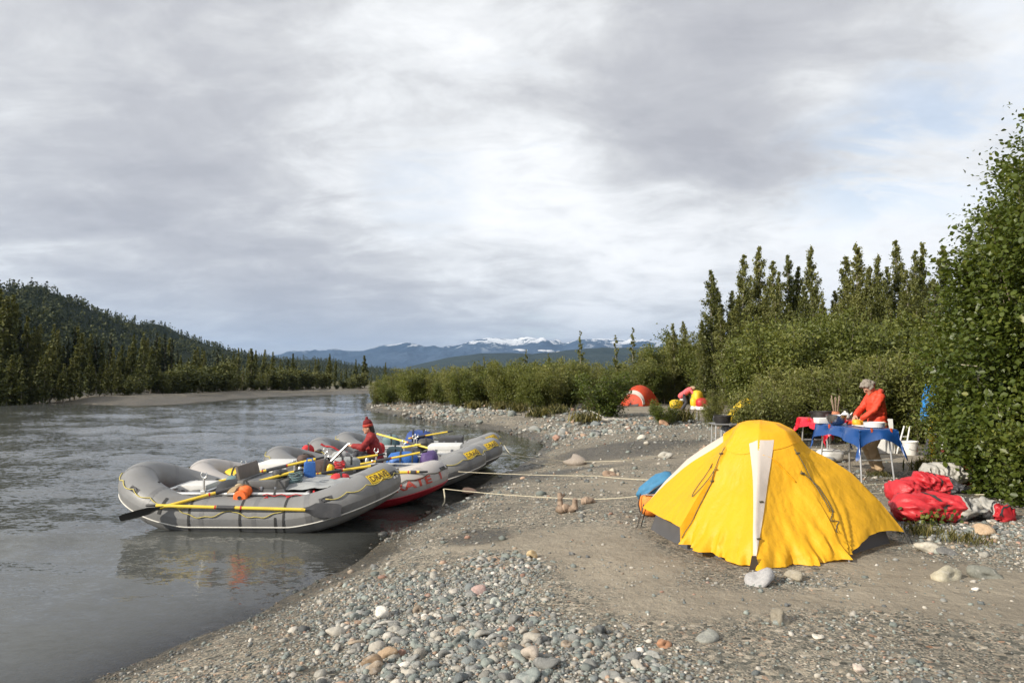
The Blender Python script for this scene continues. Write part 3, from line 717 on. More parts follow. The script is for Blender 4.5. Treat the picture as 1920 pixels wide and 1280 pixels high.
LM = {'scrub': leaf_material('scrub_leaf', (.056, .074, .015), (.124, .146, .031), (.25, .25, .068), rough=.5),
      'alder': leaf_material('alder_leaf', (.042, .068, .011), (.100, .130, .022), (.225, .23, .045), rough=.42),
      'poplar': leaf_material('poplar_leaf', (.066, .080, .022), (.140, .153, .045), (.29, .28, .10)),
      'willow': leaf_material('willow_leaf', (.078, .092, .022), (.164, .176, .046), (.32, .305, .11)),
      'far': leaf_material('far_leaf', (.038, .050, .014), (.092, .103, .028), (.21, .20, .065), transl=.2, rough=.7),
      'spruce': leaf_material('spruce_needle', (.012, .018, .008), (.024, .034, .013), (.050, .058, .022), transl=.1, rough=.7),
      'grass': leaf_material('grass_blade', (.06, .07, .02), (.13, .125, .04), (.28, .24, .10), rough=.6)}
BARK = mat('bark', (.15, .12, .09), .85, var=.3, vscale=14, bump=.5, bscale=40)
BARK_PALE = mat('bark_pale', (.33, .29, .24), .85, var=.3, vscale=14, bump=.4, bscale=40)

def leaves_mesh(name, C, U, Nn, size, tint, material, width=.62):
    """each leaf: two quads folded along the midrib. C centre, U along the leaf, Nn leaf normal"""
    n = len(C); U = U / np.linalg.norm(U, axis=1, keepdims=True); Nn = Nn - (Nn * U).sum(1, keepdims=True) * U
    Nn /= np.maximum(np.linalg.norm(Nn, axis=1, keepdims=True), 1e-6); S = np.cross(U, Nn)
    L = size[:, None]; w = L * width * .5
    P = np.stack([C - U * L * .5, C + U * L * .5, C - U * L * .18 + S * w + Nn * L * .10, C + U * L * .2 + S * w * .8 + Nn * L * .07,
                  C - U * L * .18 - S * w + Nn * L * .10, C + U * L * .2 - S * w * .8 + Nn * L * .07], 1).reshape(-1, 3)
    F = np.array([[0, 2, 3, 1], [0, 1, 5, 4]]); faces = (F[None] + (np.arange(n) * 6)[:, None, None]).reshape(-1)
    return np_mesh(name, P, faces, 4, material, False, [('tint', 'FLOAT', 'POINT', np.repeat(np.clip(tint, 0, 1), 6))])

def grow(seed, h, stems=1, spread=.1, nb=40, blen=(.9, .9), t0=.12, prof='cone', up=.9, nl=3000, lsize=.12, sigma=.10, r0=.07, trunk_bend=.04, mat_leaf='alder', bark=None, width=.62, clump=0):
    """trunk(s), branches and a leafy crown; returns (trunk mesh, crown mesh)"""
    rs = np.random.RandomState(seed); mb = MB(); C = []; wts = []; D = []
    for s in range(stems):
        az = rs.uniform(0, 6.28); lean = spread * rs.uniform(.35, 1.0) if stems > 1 else spread * rs.uniform(0, .3)
        hh = h * (rs.uniform(.62, 1.0) if stems > 1 else 1.0) * (1 - .35 * (lean / max(spread, .01)) ** 2 * (stems > 1))
        pts = []; q = np.array([math.cos(az) * .05 * stems ** .5, math.sin(az) * .05 * stems ** .5, -.08])
        off = rs.normal(0, trunk_bend, 2)
        for i in range(9):
            t = i / 8; pts.append(q + np.array([math.cos(az) * lean * hh * t ** 1.3 + off[0] * math.sin(t * 5) * hh * .4, math.sin(az) * lean * hh * t ** 1.3 + off[1] * math.sin(t * 4 + 1) * hh * .4, hh * t]))
        rt = r0 * (hh / h) * (1 if stems == 1 else .6)
        mb.tube(pts, [max(rt * (1 - .93 * i / 8), .004) for i in range(9)], 6)
        pa = np.array(pts); n_b = int(nb / stems)
        for b in range(n_b):
            t = t0 + (1 - t0) * (b + rs.uniform(0, 1)) / n_b; fi = t * 8; i0 = min(int(fi), 7); p = pa[i0] + (pa[i0 + 1] - pa[i0]) * (fi - i0)
            if prof == 'cone': ln = blen[0] * ((1 - t) ** .8 * .95 + .05) * min(1, .45 + 2.2 * (t - t0 + .02))
            elif prof == 'round': ln = blen[0] * math.sqrt(max(.05, 1 - (2 * (t - .45)) ** 2 * .85))
            else: ln = blen[0] * (1 - t * .6)
            ln *= rs.uniform(.6, 1.25); a = rs.uniform(0, 6.28); k = up * rs.uniform(.6, 1.4)
            d = np.array([math.cos(a), math.sin(a), k]); d /= np.linalg.norm(d)
            e1 = p + d * ln * .55; e2 = e1 + (d + np.array([0, 0, .25])) / 1.1 * ln * .45
            rb = max(rt * .28 * (1 - t * .6), .004)
            mb.tube([p, e1, e2], [rb, rb * .6, rb * .25], 4, caps=False)
            w = ln + .1
            m = max(2, int(w * 6))
            for j in range(m):
                u = .22 + .8 * (j + .5) / m; c = p + (e1 - p) * u / .55 if u < .55 else e1 + (e2 - e1) * (u - .55) / .45
                C.append(c); wts.append(w / m); D.append(d)
        C.append(pa[-1]); wts.append(.15); D.append(np.array([0, 0, 1.]))
    C = np.array(C); D = np.array(D); wts = np.array(wts); wts /= wts.sum()
    idx = rs.choice(len(C), nl, p=wts)
    pos = C[idx] + rs.normal(0, 1, (nl, 3)) * sigma * rs.uniform(.4, 1.3, (nl, 1)) * (1 - (.75 if prof == 'cone' else 0) * np.clip(C[idx][:, 2:3] / h, 0, 1) ** 2)
    pos[:, 2] = np.maximum(pos[:, 2], .03)
    ctr = np.array([C[:, 0].mean(), C[:, 1].mean(), 0]); out = pos - ctr; out[:, 2] *= .15; out /= np.maximum(np.linalg.norm(out, axis=1, keepdims=True), .05)
    Nn = out * .55 + np.array([0, 0, .75]) + rs.normal(0, .55, (nl, 3)); U = D[idx] * .35 + out * .5 + rs.normal(0, .6, (nl, 3)) + np.array([0, 0, -.25])
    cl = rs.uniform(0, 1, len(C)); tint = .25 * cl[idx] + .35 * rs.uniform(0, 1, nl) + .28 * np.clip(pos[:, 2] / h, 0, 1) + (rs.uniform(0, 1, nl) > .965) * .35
    size = lsize * np.exp(rs.normal(0, .25, nl))
    return mb.mesh('trunk', bark or BARK, True, None), leaves_mesh('crown', pos, U, Nn, size, tint, LM[mat_leaf], width)

def plant(name, label, cat, proto, loc, scale, rz, group=None, sxy=1.0):
    o = thing(name, label, cat, loc, rz, group); o.scale = (scale * sxy, scale * sxy, scale)
    for nm, me in zip(('trunk', 'crown') if cat == 'tree' else ('stem', 'foliage'), proto):
        c = bpy.data.objects.new(nm, me); COL.objects.link(c); c.parent = o
    return o

PRO = {}
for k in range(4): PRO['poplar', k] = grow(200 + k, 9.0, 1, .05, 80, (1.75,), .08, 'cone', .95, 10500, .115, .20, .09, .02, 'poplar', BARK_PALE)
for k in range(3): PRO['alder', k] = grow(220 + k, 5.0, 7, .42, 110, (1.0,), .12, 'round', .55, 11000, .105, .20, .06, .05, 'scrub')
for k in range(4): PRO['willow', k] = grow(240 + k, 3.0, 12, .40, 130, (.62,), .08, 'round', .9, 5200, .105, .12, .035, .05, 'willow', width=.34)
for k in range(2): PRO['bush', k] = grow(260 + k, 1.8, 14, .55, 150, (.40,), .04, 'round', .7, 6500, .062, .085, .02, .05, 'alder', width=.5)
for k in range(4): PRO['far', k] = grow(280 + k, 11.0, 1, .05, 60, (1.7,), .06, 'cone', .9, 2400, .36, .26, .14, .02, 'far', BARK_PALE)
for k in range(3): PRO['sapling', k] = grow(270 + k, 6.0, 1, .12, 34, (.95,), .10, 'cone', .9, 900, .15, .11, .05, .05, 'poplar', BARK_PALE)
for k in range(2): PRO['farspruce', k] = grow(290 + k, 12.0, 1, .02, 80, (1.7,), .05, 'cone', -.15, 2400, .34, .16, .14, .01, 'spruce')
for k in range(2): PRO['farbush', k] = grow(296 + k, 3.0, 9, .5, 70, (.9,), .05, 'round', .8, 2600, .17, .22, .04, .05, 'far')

_TOP = {}
def crown_top(pr):
    if pr[1].name not in _TOP:
        z = np.empty(len(pr[1].vertices) * 3, np.float32); pr[1].vertices.foreach_get('co', z); _TOP[pr[1].name] = float(np.percentile(z[2::3], 99.9))
    return _TOP[pr[1].name]
def put_px(kind, name, label, cat, px, Y, top, group=None, rs=RND, base=None, sxy=1.0):
    """a plant whose stem stands at depth Y under image column px and whose tip reaches row top"""
    x = (px - 960) / FPX * Y; z = float(gz(x, Y)[0])
    H = CAMZ + (HORIZON - top) / FPX * Y - z
    n = sum(1 for k in PRO if k[0] == kind); pr = PRO[kind, rs.randrange(n)]; h0 = crown_top(pr)
    return plant(name, label, cat, pr, (x, Y, z), max(H / h0, .12), rs.uniform(0, 6.28), group, sxy)
def lerp_top(px, table): return float(np.interp(px, [a for a, b in table], [b for a, b in table]))

def build_plants():
    rs = random.Random(31)
    # poplars of the tree wall
    ordinal = 'first second third fourth fifth sixth seventh eighth ninth tenth eleventh twelfth thirteenth fourteenth fifteenth sixteenth seventeenth eighteenth nineteenth twentieth twenty-first twenty-second twenty-third twenty-fourth twenty-fifth'.split()
    for k, (px, top) in enumerate(((1318, 600), (1333, 507), (1352, 540), (1372, 545), (1391, 478), (1412, 520), (1430, 462), (1447, 490), (1466, 510), (1484, 478), (1503, 500), (1524, 462), (1548, 560), (1566, 545), (1586, 480), (1612, 455), (1632, 500), (1650, 478), (1668, 500), (1694, 450), (1716, 470), (1735, 455), (1770, 460), (1820, 440), (1880, 450))):
        put_px('poplar', 'poplar_tree', f'slender poplar with a pointed top, {ordinal[k]} from the left in the tree wall', 'tree', px, rs.uniform(41, 46), top, 'poplars in the wall of trees', rs, sxy=rs.uniform(.75, 1.05))
    for px in np.linspace(1245, 1760, 30):
        top = lerp_top(px, [(1240, 645), (1300, 600), (1340, 575), (1450, 540), (1600, 530), (1760, 520)]) + rs.uniform(-22, 55)
        put_px('poplar', 'poplar_tree', 'lower leafy poplar filling the wall of trees below the pointed tops', 'tree', px, rs.uniform(45, 52) if px < 1345 else rs.uniform(33, 40), top, 'lower poplars in the wall of trees', rs, sxy=rs.uniform(.9, 1.2))
    for i in range(34):
        px = 1290 + i * 13.5 + rs.uniform(-8, 8); top = lerp_top(px, [(1290, 665), (1400, 640), (1500, 600), (1600, 600), (1750, 590)]) + rs.uniform(-25, 45)
        put_px('alder', 'alder_bush', 'broad green alder at the foot of the tall poplars', 'shrub', px, rs.uniform(43, 50) if px < 1400 else rs.uniform(24, 30), top, 'alders under the poplars', rs)
    for i in range(22):
        px = 1395 + i * 16.5 + rs.uniform(-8, 8); top = lerp_top(px, [(1390, 722), (1450, 705), (1560, 690), (1700, 660)]) + rs.uniform(-18, 20)
        put_px('willow', 'willow_shrub', 'pale sage willow right behind the camp kitchen', 'shrub', px, rs.uniform(17.5, 21.5), top, 'willows behind the kitchen', rs)
    for i in range(30):
        px = 1062 + i * 8.6 + rs.uniform(-6, 6); top = lerp_top(px, [(1060, 668), (1120, 680), (1180, 678), (1250, 645), (1330, 615)]) + rs.uniform(-12, 22)
        put_px('willow' if i % 3 else 'alder', 'willow_shrub', 'olive willow thicket behind the small red tent', 'shrub', px, rs.uniform(46, 58), top, 'thicket behind the red tent', rs)
    for px, top, lab in ((1087, 620, 'thin leaning sapling that rises left of the paired saplings'), (1157, 628, 'sparse spindly sapling against the snowy mountain'), (1185, 614, 'tallest spindly sapling above the red tent'), (985, 655, 'small pointed sapling above the river bushes'), (1030, 662, 'short sapling between river bushes and the thin sapling'), (905, 668, 'tiny sapling tip above the middle of the river bushes')):
        put_px('sapling', 'sapling', lab, 'tree', px, 50, top, None, rs, sxy=1.0)
    for i in range(64):
        px = 702 + (i % 32) * 12 + rs.uniform(-8, 8); top = lerp_top(px, [(700, 722), (720, 708), (760, 693), (860, 688), (920, 682), (960, 676), (1010, 672), (1090, 668)]) + rs.uniform(-8, 14)
        Y = lerp_top(px, [(700, 57), (860, 47), (1000, 40), (1090, 39)]) + (0 if i < 32 else 7) + rs.uniform(-1, 2.5)
        if i < 32: top += lerp_top(px, [(700, 4), (1090, 14)])
        put_px('willow' if rs.random() < .6 else 'alder', 'willow_bush', 'dense green willow bush along the gravel point by the river', 'shrub', px, Y, top, 'bushes on the gravel point', rs, sxy=1.15)
    # single bushes in the open
    def open_bush(kind, px, base, top, lab, sxy=1.0):
        p = ground(px, base); return put_px(kind, 'bush', lab, 'shrub', px, p.y + .3, top, None, rs, sxy=sxy)
    open_bush('bush', 1134, 781, 694, 'round dark green bush left of the small red tent', 1.2)
    open_bush('bush', 1245, 797, 748, 'low grey green willow with a rust rock at its foot', 1.35)
    open_bush('willow', 1335, 800, 745, 'small willow beside the metal cooking table', 1.2)
    open_bush('willow', 1338, 775, 728, 'young willow right of the yellow gear sacks', 1.0)
    open_bush('willow', 1400, 797, 735, 'pale willow in front of the yellow tent in the thicket', 1.0)
    open_bush('willow', 1430, 790, 715, 'feathery silver willow above the tip of the yellow tent', 1.0)
    open_bush('willow', 1470, 800, 715, 'bushy silver willow behind the red covered table', 1.2)
    # left bank of the river
    for i in range(150):
        px = -330 + i * 7.1 + rs.uniform(-5, 5); Y = lerp_top(px, [(-330, 64), (0, 74), (250, 92), (420, 108), (560, 128), (740, 150)]) + rs.uniform(0, 9)
        top = lerp_top(px, [(-330, 520), (0, 545), (20, 560), (60, 612), (130, 620), (200, 632), (310, 630), (360, 655), (430, 652), (480, 658), (560, 665), (640, 676), (740, 686)]) + rs.uniform(-10, 34)
        sp = rs.random() < .22
        put_px('farspruce' if sp else 'far', 'bank_tree', 'dark narrow spruce among the trees on the far bank' if sp else 'olive cottonwood tree standing on the far bank of the river', 'tree', px, Y, top, 'spruces on the far bank' if sp else 'cottonwoods on the far bank', rs, sxy=rs.uniform(.75, 1.0))
    for i in range(80):
        px = -120 + i * 10.2 + rs.uniform(-6, 6); Y = lerp_top(px, [(-120, 58), (100, 66), (250, 80), (420, 98), (560, 118), (720, 136)]) + rs.uniform(-1, 4)
        top = lerp_top(px, [(-120, 690), (250, 700), (400, 690), (540, 700), (720, 716)]) + rs.uniform(-16, 26)
        if px < 230 or rs.random() < .25:
            put_px('far', 'bank_tree', 'olive cottonwood tree standing on the far bank of the river', 'tree', px, Y, rs.uniform(640, 705), 'cottonwoods on the far bank', rs, sxy=1.3); continue
        put_px('farbush', 'bank_shrub', 'low shrub along the foot of the trees on the far bank', 'shrub', px, Y, top, 'shrubs on the far bank', rs, sxy=1.3)
build_plants()

def bank_saplings():
    rs = random.Random(77)
    for i in range(30):
        px = 250 + i * 10.5 + rs.uniform(-8, 8); Y = lerp_top(px, [(250, 84), (420, 100), (560, 120)]) + rs.uniform(-2, 3); top = lerp_top(px, [(250, 705), (340, 682), (420, 690), (500, 682), (570, 700)]) + rs.uniform(-8, 22)
        put_px('sapling', 'bank_sapling', 'yellow green sapling in front of the trees on the far bank', 'tree', px, Y, top, 'saplings on the far bank', rs, sxy=1.8)
bank_saplings()
def hill_forest():
    """the wood on the hillside: too many trees to count"""
    rs = np.random.RandomState(8); nT, nc, _ = HILLV.shape; Cs, sz, tn = [], [], []
    n = 11000; i = rs.uniform(0, 25.4, n); j = rs.uniform(20, nc - 2, n)
    i0, j0 = i.astype(int), j.astype(int); fi, fj = (i - i0)[:, None], (j - j0)[:, None]
    B = HILLV[i0, j0] * (1 - fi) * (1 - fj) + HILLV[i0 + 1, j0] * fi * (1 - fj) + HILLV[i0, j0 + 1] * (1 - fi) * fj + HILLV[i0 + 1, j0 + 1] * fi * fj
    H = rs.uniform(3.8, 7.2, n) * np.where(rs.uniform(size=n) < .15, 1.25, 1); kind = rs.uniform(size=n) < .5; m = 20
    t = rs.uniform(.08, 1, (n, m)); a = rs.uniform(0, 6.28, (n, m))
    rad = np.where(kind[:, None], (1 - t) * .22 + .02, np.sqrt(np.clip(1 - (2 * t - 1.05) ** 2, .02, 1)) * .26) * H[:, None] * rs.uniform(.55, 1.1, (n, m))
    pos = np.stack([B[:, None, 0] + np.cos(a) * rad, B[:, None, 1] + np.sin(a) * rad, B[:, None, 2] + t * H[:, None] - .5], -1).reshape(-1, 3)
    N = n * m; size = np.repeat(H, m) * rs.uniform(.13, .24, N)
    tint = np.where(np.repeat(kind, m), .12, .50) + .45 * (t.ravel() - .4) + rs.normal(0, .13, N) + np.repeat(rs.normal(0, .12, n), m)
    out = np.stack([np.cos(a), np.sin(a), np.full_like(a, .8)], -1).reshape(-1, 3)
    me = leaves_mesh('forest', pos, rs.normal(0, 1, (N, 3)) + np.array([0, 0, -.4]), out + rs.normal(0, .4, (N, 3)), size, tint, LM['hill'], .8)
    o = bpy.data.objects.new('forest', me); COL.objects.link(o); tag(o, 'mixed forest covering the left bank hill, cloud shade put into its colour', 'forest', kind='stuff')
LM['hill'] = leaf_material('cloud_shaded_leaf', (.015, .024, .009), (.033, .045, .015), (.075, .082, .027), transl=.15, rough=.8)  # leaf colours darkened to stand in for cloud shadow on the hill
hill_forest()

# ---- the tall alders close by on the right: leaves large enough to see one by one
def big_alders():
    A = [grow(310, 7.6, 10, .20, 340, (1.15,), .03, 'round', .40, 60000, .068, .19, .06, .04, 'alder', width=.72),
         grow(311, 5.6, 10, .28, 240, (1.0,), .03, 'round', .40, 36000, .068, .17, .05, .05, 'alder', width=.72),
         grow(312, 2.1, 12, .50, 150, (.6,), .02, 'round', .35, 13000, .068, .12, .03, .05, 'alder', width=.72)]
    for x, y, k, H, rz, lab in ((8.6, 9.9, 0, 5.95, .3, 'tallest alder, rising past the upper edge at the right'), (7.85, 10.2, 1, 4.75, 1.7, 'alder with leafy left flank above the dry bags'),
                                (9.4, 11.2, 0, 6.1, 3.0, 'alder standing behind the tallest alder'), (8.08, 12.6, 1, 2.75, 4.0, 'alder in front of the person in blue'), (8.3, 11.2, 0, 5.0, 2.2, 'alder filling the shade behind the leafy flank'),
                                (6.85, 8.9, 2, 1.45, 5.0, 'low alder growing over the end of the dry bags'), (7.15, 9.9, 2, 1.75, 2.4, 'low alder between the dry bags and the white bucket'), (7.3, 8.4, 2, 1.7, .9, 'low leafy alder at the right edge of the camp'), (10.6, 13.8, 0, 6.0, 1.1, 'alder deep in the shade at the far right')):
        plant('alder_tree', lab, 'tree', A[k], (x, y, float(gz(x, y)[0])), H / crown_top(A[k]), rz)
big_alders()

def tuft(px, py, n, h, lab, seed, kind='grass', spread=.12, group=None):
    p = ground(px, py); rs = np.random.RandomState(seed)
    C = np.stack([rs.normal(0, spread, n), rs.normal(0, spread, n), rs.uniform(.05, 1, n) * h * .6], 1); L = np.full(n, h) * rs.uniform(.5, 1.1, n)
    U = np.stack([rs.normal(0, .45, n), rs.normal(0, .45, n), np.ones(n)], 1)
    if kind == 'grass': C[:, 2] = L * .42; w = .05
    else: w = .6; L = np.full(n, .055) * rs.uniform(.7, 1.3, n); U = rs.normal(0, 1, (n, 3))
    o = bpy.data.objects.new('plant_tuft', leaves_mesh('plant_tuft', C, U, rs.normal(0, 1, (n, 3)) + np.array([0, 0, .3]), L, rs.uniform(0, 1, n), LM['grass' if kind == 'grass' else 'alder'], w)); COL.objects.link(o)
    o.location = p; tag(o, lab, 'plant', group, 'stuff')
tuft(1745, 985, 90, .30, 'leafy weeds growing before the red dry bags', 1, 'weed', .13)
tuft(1722, 1000, 160, .14, 'short grass tuft between tent corner and dry bags', 2)
tuft(1810, 1015, 160, .12, 'thin grass tuft among the pale rocks', 3)
tuft(1650, 893, 140, .12, 'small dry grass tuft beside the table leg', 4)
tuft(1735, 885, 160, .30, 'grass clump left of the grey dry bag', 5)
for i, (px, py) in enumerate(((1010, 782), (1100, 793), (1045, 775), (975, 772), (1115, 770), (940, 768), (1270, 790), (890, 766))):
    tuft(px, py, 160, .6, 'yellowish grass tuft on the gravel bank before the bushes', 10 + i, 'grass', .3, 'grass tufts on the gravel bank')
# ================================================================== lettering
_TXT = {}
def text_shape(s, bold=0.0):
    """flat triangles of a word, x from 0 to its width, cap height 1"""
    if (s, bold) in _TXT: return _TXT[s, bold]
    cu = bpy.data.curves.new('lettering', 'FONT'); cu.body = s; cu.offset = bold; cu.resolution_u = 3
    o = bpy.data.objects.new('lettering', cu); COL.objects.link(o)
    dg = bpy.context.evaluated_depsgraph_get(); me = bpy.data.meshes.new_from_object(o.evaluated_get(dg))
    bm = bmesh.new(); bm.from_mesh(me); bmesh.ops.triangulate(bm, faces=bm.faces[:])
    for k in range(2):
        long = [e for e in bm.edges if e.calc_length() > .22]
        if long: bmesh.ops.subdivide_edges(bm, edges=long, cuts=1); bmesh.ops.triangulate(bm, faces=bm.faces[:])
    bm.verts.index_update(); V = np.array([w.co[:2] for w in bm.verts]); F = [tuple(w.index for w in f.verts) for f in bm.faces]; bm.free()
    bpy.data.objects.remove(o); bpy.data.curves.remove(cu); bpy.data.meshes.remove(me)
    V[:, 0] -= V[:, 0].min(); V[:, 1] -= V[:, 1].min(); V /= V[:, 1].max()
    _TXT[s, bold] = (V, F); return V, F
def lettering(s, fn, mat_, parent, bold=.01, name='lettering'):
    V, F = text_shape(s, bold); w = V[:, 0].max(); mb = MB().add([fn(a / w, b) for a, b in V], F)
    return mb.build(name, mat_, parent, False)

# ================================================================== rafts
class Raft:
    def __init__(s, name, label, cx, cy, rz, L, W, r, kick, body, group, low='raft', draft=.06):
        s.L, s.W, s.r, s.kick = L, W, r, kick; s.a, s.b = L / 2 - r, W / 2 - r; s.xs = s.a - .95; s.draft = draft
        s.root = thing(name, label, 'raft', (cx, cy, 0), rz, group)
        s.mtx = Matrix.Translation((cx, cy, 0)) @ Matrix.Rotation(rz, 4, 'Z')
        # arc-length style sampling of the plan outline, starting amidships on the near side and running to the bow
        st, e = 2 * s.xs, math.pi * (3 * (s.a - s.xs + s.b) - math.sqrt((3 * (s.a - s.xs) + s.b) * (s.a - s.xs + 3 * s.b))) / 2
        s.st, s.e, s.per = st, e, 2 * st + 2 * e
        N = 132; s.N = N
        mb = MB().sheet(lambda u, v: s.surf(u, v * 2 * math.pi), N, 28, True); s.tube = mb.build('tube', body, s.root, True, None)
        # darker wear panels along the inside and a lower chafe panel are separate skins
        mb = MB().sheet(lambda u, v: s.surf(-.06 + .12 * u + .5, math.pi * (.55 + .35 * v), .003), 20, 6); mb.build('chafe_patch', M['raft_dark'], s.root, True, None)
        mb = MB(); n = 160; mb.tube([s.surf(i / n, -.42, .006) for i in range(n)], .011, 5, True); mb.build('rub_strake', M['strake'] if low == 'raft' else M['raft_red'], s.root, True, None)
        if low != 'raft':
            mb = MB().sheet(lambda u, v: s.surf(u, -1.7 + 1.25 * v, .004), N, 8, True); mb.build('bottom_skin', M['raft_red'], s.root, True, None)
        for k in range(12):                                  # glued seam bands round the tube, and air valves
            u = k / 12 + .028; sd = M['raft_dark'] if k % 4 == 1 else body
            MB().sheet(lambda a, b: s.surf(u + (a - .5) * .007, b * 2 * math.pi, .0022), 1, 26).build('seam_band', M['seam'] if low == 'raft' else M['seam_pale'], s.root, True, None)
        for u in (-.16, .145, .36, .62): MB().lathe([(.03, 0), (.03, .006), (.018, .008), (.016, .014), (0, .015)], s.surf(u, 1.9, -.002), 12).build('air_valve', M['black'], s.root)
        fl = MB().sheet(lambda u, v: Vector(((u * 2 - 1) * (s.a - .02), (v * 2 - 1) * s.b * math.sqrt(max(0, 1 - max(0, abs((u * 2 - 1) * s.a) - s.xs) ** 2 / (s.a - s.xs) ** 2)), .10 + s.kz((u * 2 - 1) * s.a) * .9)), 30, 8)
        fl.build('floor', M['raft_dark'], s.root, True, None)
        for x in (-s.a * .52, s.a * .50):
            mb = MB(); mb.tube([(x, -s.b, .30), (x, -s.b * .4, .33), (x, s.b * .4, .33), (x, s.b, .30)], .19, 18, caps=False); mb.build('thwart', body, s.root, True, None)
    def kz(s, x):
        t = max(0.0, (abs(x) - (s.a - 1.2)) / 1.2); k = s.kick[0] if x > 0 else s.kick[1]
        return k * t ** 1.55
    def path(s, u):
        q = (u % 1.0) * s.per
        q = (q + s.xs) % s.per                         # u = 0 amidships, near side (-y), heading to the bow (+x)
        if q < s.st: x, y = -s.xs + q, -s.b
        elif q < s.st + s.e:
            t = (q - s.st) / s.e * math.pi - math.pi / 2; x, y = s.xs + (s.a - s.xs) * math.cos(t), s.b * math.sin(t)
        elif q < 2 * s.st + s.e: x, y = s.xs - (q - s.st - s.e), s.b
        else:
            t = (q - 2 * s.st - s.e) / s.e * math.pi + math.pi / 2; x, y = -s.xs + (s.a - s.xs) * math.cos(t), s.b * math.sin(t)
        return Vector((x, y, s.r - s.draft + s.kz(x)))
    def surf(s, u, phi, off=0.0):
        p = s.path(u); t = (s.path(u + .002) - s.path(u - .002)).normalized()
        out = Vector((t.y, -t.x, 0)).normalized(); upv = out.cross(t).normalized()
        if upv.z < 0: upv = -upv
        rr = s.r + off
        return p + out * math.cos(phi) * rr + upv * math.sin(phi) * rr
    def w(s, x, y, z): return s.mtx @ Vector((x, y, z))
    def grab_line(s, mat_, u0, u1, n=9, phi=.62):
        mb = MB(); pts = []
        for i in range(n * 6 + 1):
            t = i / (n * 6); k = (i % 6) / 6; pts.append(s.surf(u0 + (u1 - u0) * t, phi - .16 * math.sin(math.pi * k), .014))
        mb.tube(pts, .008, 5); mb.build('grab_line', mat_, s.root, True, None)
        for i in range(0, n + 1, 4):
            u = u0 + (u1 - u0) * i / n
            ring = MB(); c = s.surf(u, phi, .004); ring.sheet(lambda a, b: s.surf(u - .008 + .016 * a, phi - .14 + .28 * b, .005), 4, 4)
            ring.tube([s.surf(u + .006 * math.cos(k), phi + .11 * math.sin(k), .016) for k in np.linspace(0, 6.28, 10)[:-1]], .005, 5, True)
            ring.build('d_ring', M['charcoal'], s.root, True, None)
    def logo(s, u0, u1, p0, p1, word, plate=True, ink=None, bold=.02):
        if plate:
            lg = MB().sheet(lambda a, b: s.surf(u0 + (u1 - u0) * a, p0 + (p1 - p0) * b, .005), 14, 10).build('name_patch', M['logo'], s.root, True, None)
            fr = MB(); e = [(0.04, .06), (.96, .06), (.96, .94), (.04, .94)]
            pts = []
            for (a0, b0), (a1, b1) in zip(e, e[1:] + e[:1]):
                for k in range(6): pts.append(s.surf(u0 + (u1 - u0) * (a0 + (a1 - a0) * k / 6), p0 + (p1 - p0) * (b0 + (b1 - b0) * k / 6), .0075))
            fr.tube(pts, .004, 4, True); fr.build('patch_border', M['ink'], lg, True, None)
        else: lg = s.root
        m = .09 if plate else 0
        lettering(word, lambda a, b: s.surf(u0 + (u1 - u0) * (m + (1 - 2 * m) * a), p0 + (p1 - p0) * ((.2 if plate else 0) + (.6 if plate else 1) * b), .008), ink or M['ink'], lg, bold)
    def frame(s, x0, x1, bars, z=None, locks=(), red=False):
        z = z or (2 * s.r - s.draft + .035); mb = MB(); y = s.b - .02
        for sy in (-1, 1):
            MB().tube([(x0, sy * y, z), (x1, sy * y, z)], .025, 10).build('frame_rail', M['alu'], s.root)
        for x in bars: MB().tube([(x, -y, z + .012), (x, y, z + .012)], .022, 10).build('frame_crossbar', M['alu'], s.root)
        for x, sy in locks:
            mb = MB(); mb.cyl((x, sy * y, z), (x, sy * y, z + .24), .016); mb.box((x, sy * y, z + .02), (.07, .07, .06), bev=.008)
            mb.tube([(x + .045 * math.sin(k), sy * y, z + .28 - .045 * math.cos(k)) for k in np.linspace(-2.5, 2.5, 9)], .009, 6); mb.build('oarlock', M['alu'], s.root)
    def strap(s, u, mat_=None, p0=-1.2, p1=1.5):
        MB().sheet(lambda a, b: s.surf(u + (a - .5) * .0035, p0 + (p1 - p0) * b, .006), 1, 14).build('strap', mat_ or M['strap_blk'], s.root, True, None)

KG = 'grey rafts moored side by side'
R1 = Raft('raft', 'nearest grey raft, full side view with yellow patch on its bow', -4.0, 11.25, R(-1), 4.42, 2.08, .285, (.40, .42), M['raft'], KG)
R2 = Raft('raft', 'pale raft with red bottom and red lettering, second from the near side', -3.62, 13.15, R(-1), 4.85, 1.9, .26, (.28, .30), M['raft_white'], None, 'red')
R3 = Raft('raft', 'grey raft with the person in red aboard', -2.93, 15.05, R(-1), 4.75, 1.95, .275, (.36, .34), M['raft'], KG)
R4 = Raft('raft', 'grey raft second from the far side, red strap along its tube', -2.60, 17.0, R(-2), 4.75, 1.95, .275, (.36, .36), M['raft'], KG)
R5 = Raft('raft', 'farthest grey raft, carrying the blue bundle', -2.55, 18.95, R(-4), 4.55, 1.95, .27, (.36, .36), M['raft'], KG)
R1.grab_line(M['rope_y'], .135, .26, 5); R1.grab_line(M['rope_y'], -.28, -.08, 7); MB().tube([R1.surf(-.095 + .17 * k / 40, .46 - .36 * abs(math.sin(math.pi * 2.0 * k / 40)) - .04 * math.sin(k), .014) for k in range(41)], .007, 5).build('slack_line', M['rope_y'], R1.root, True, None)
R2.grab_line(M['rope_dk'], .10, .30, 6); R2.grab_line(M['rope_dk'], -.30, -.12, 5)
for q in (R3, R4, R5): q.grab_line(M['rope_y'], .10, .27, 6); q.grab_line(M['rope_y'], -.30, -.14, 5)
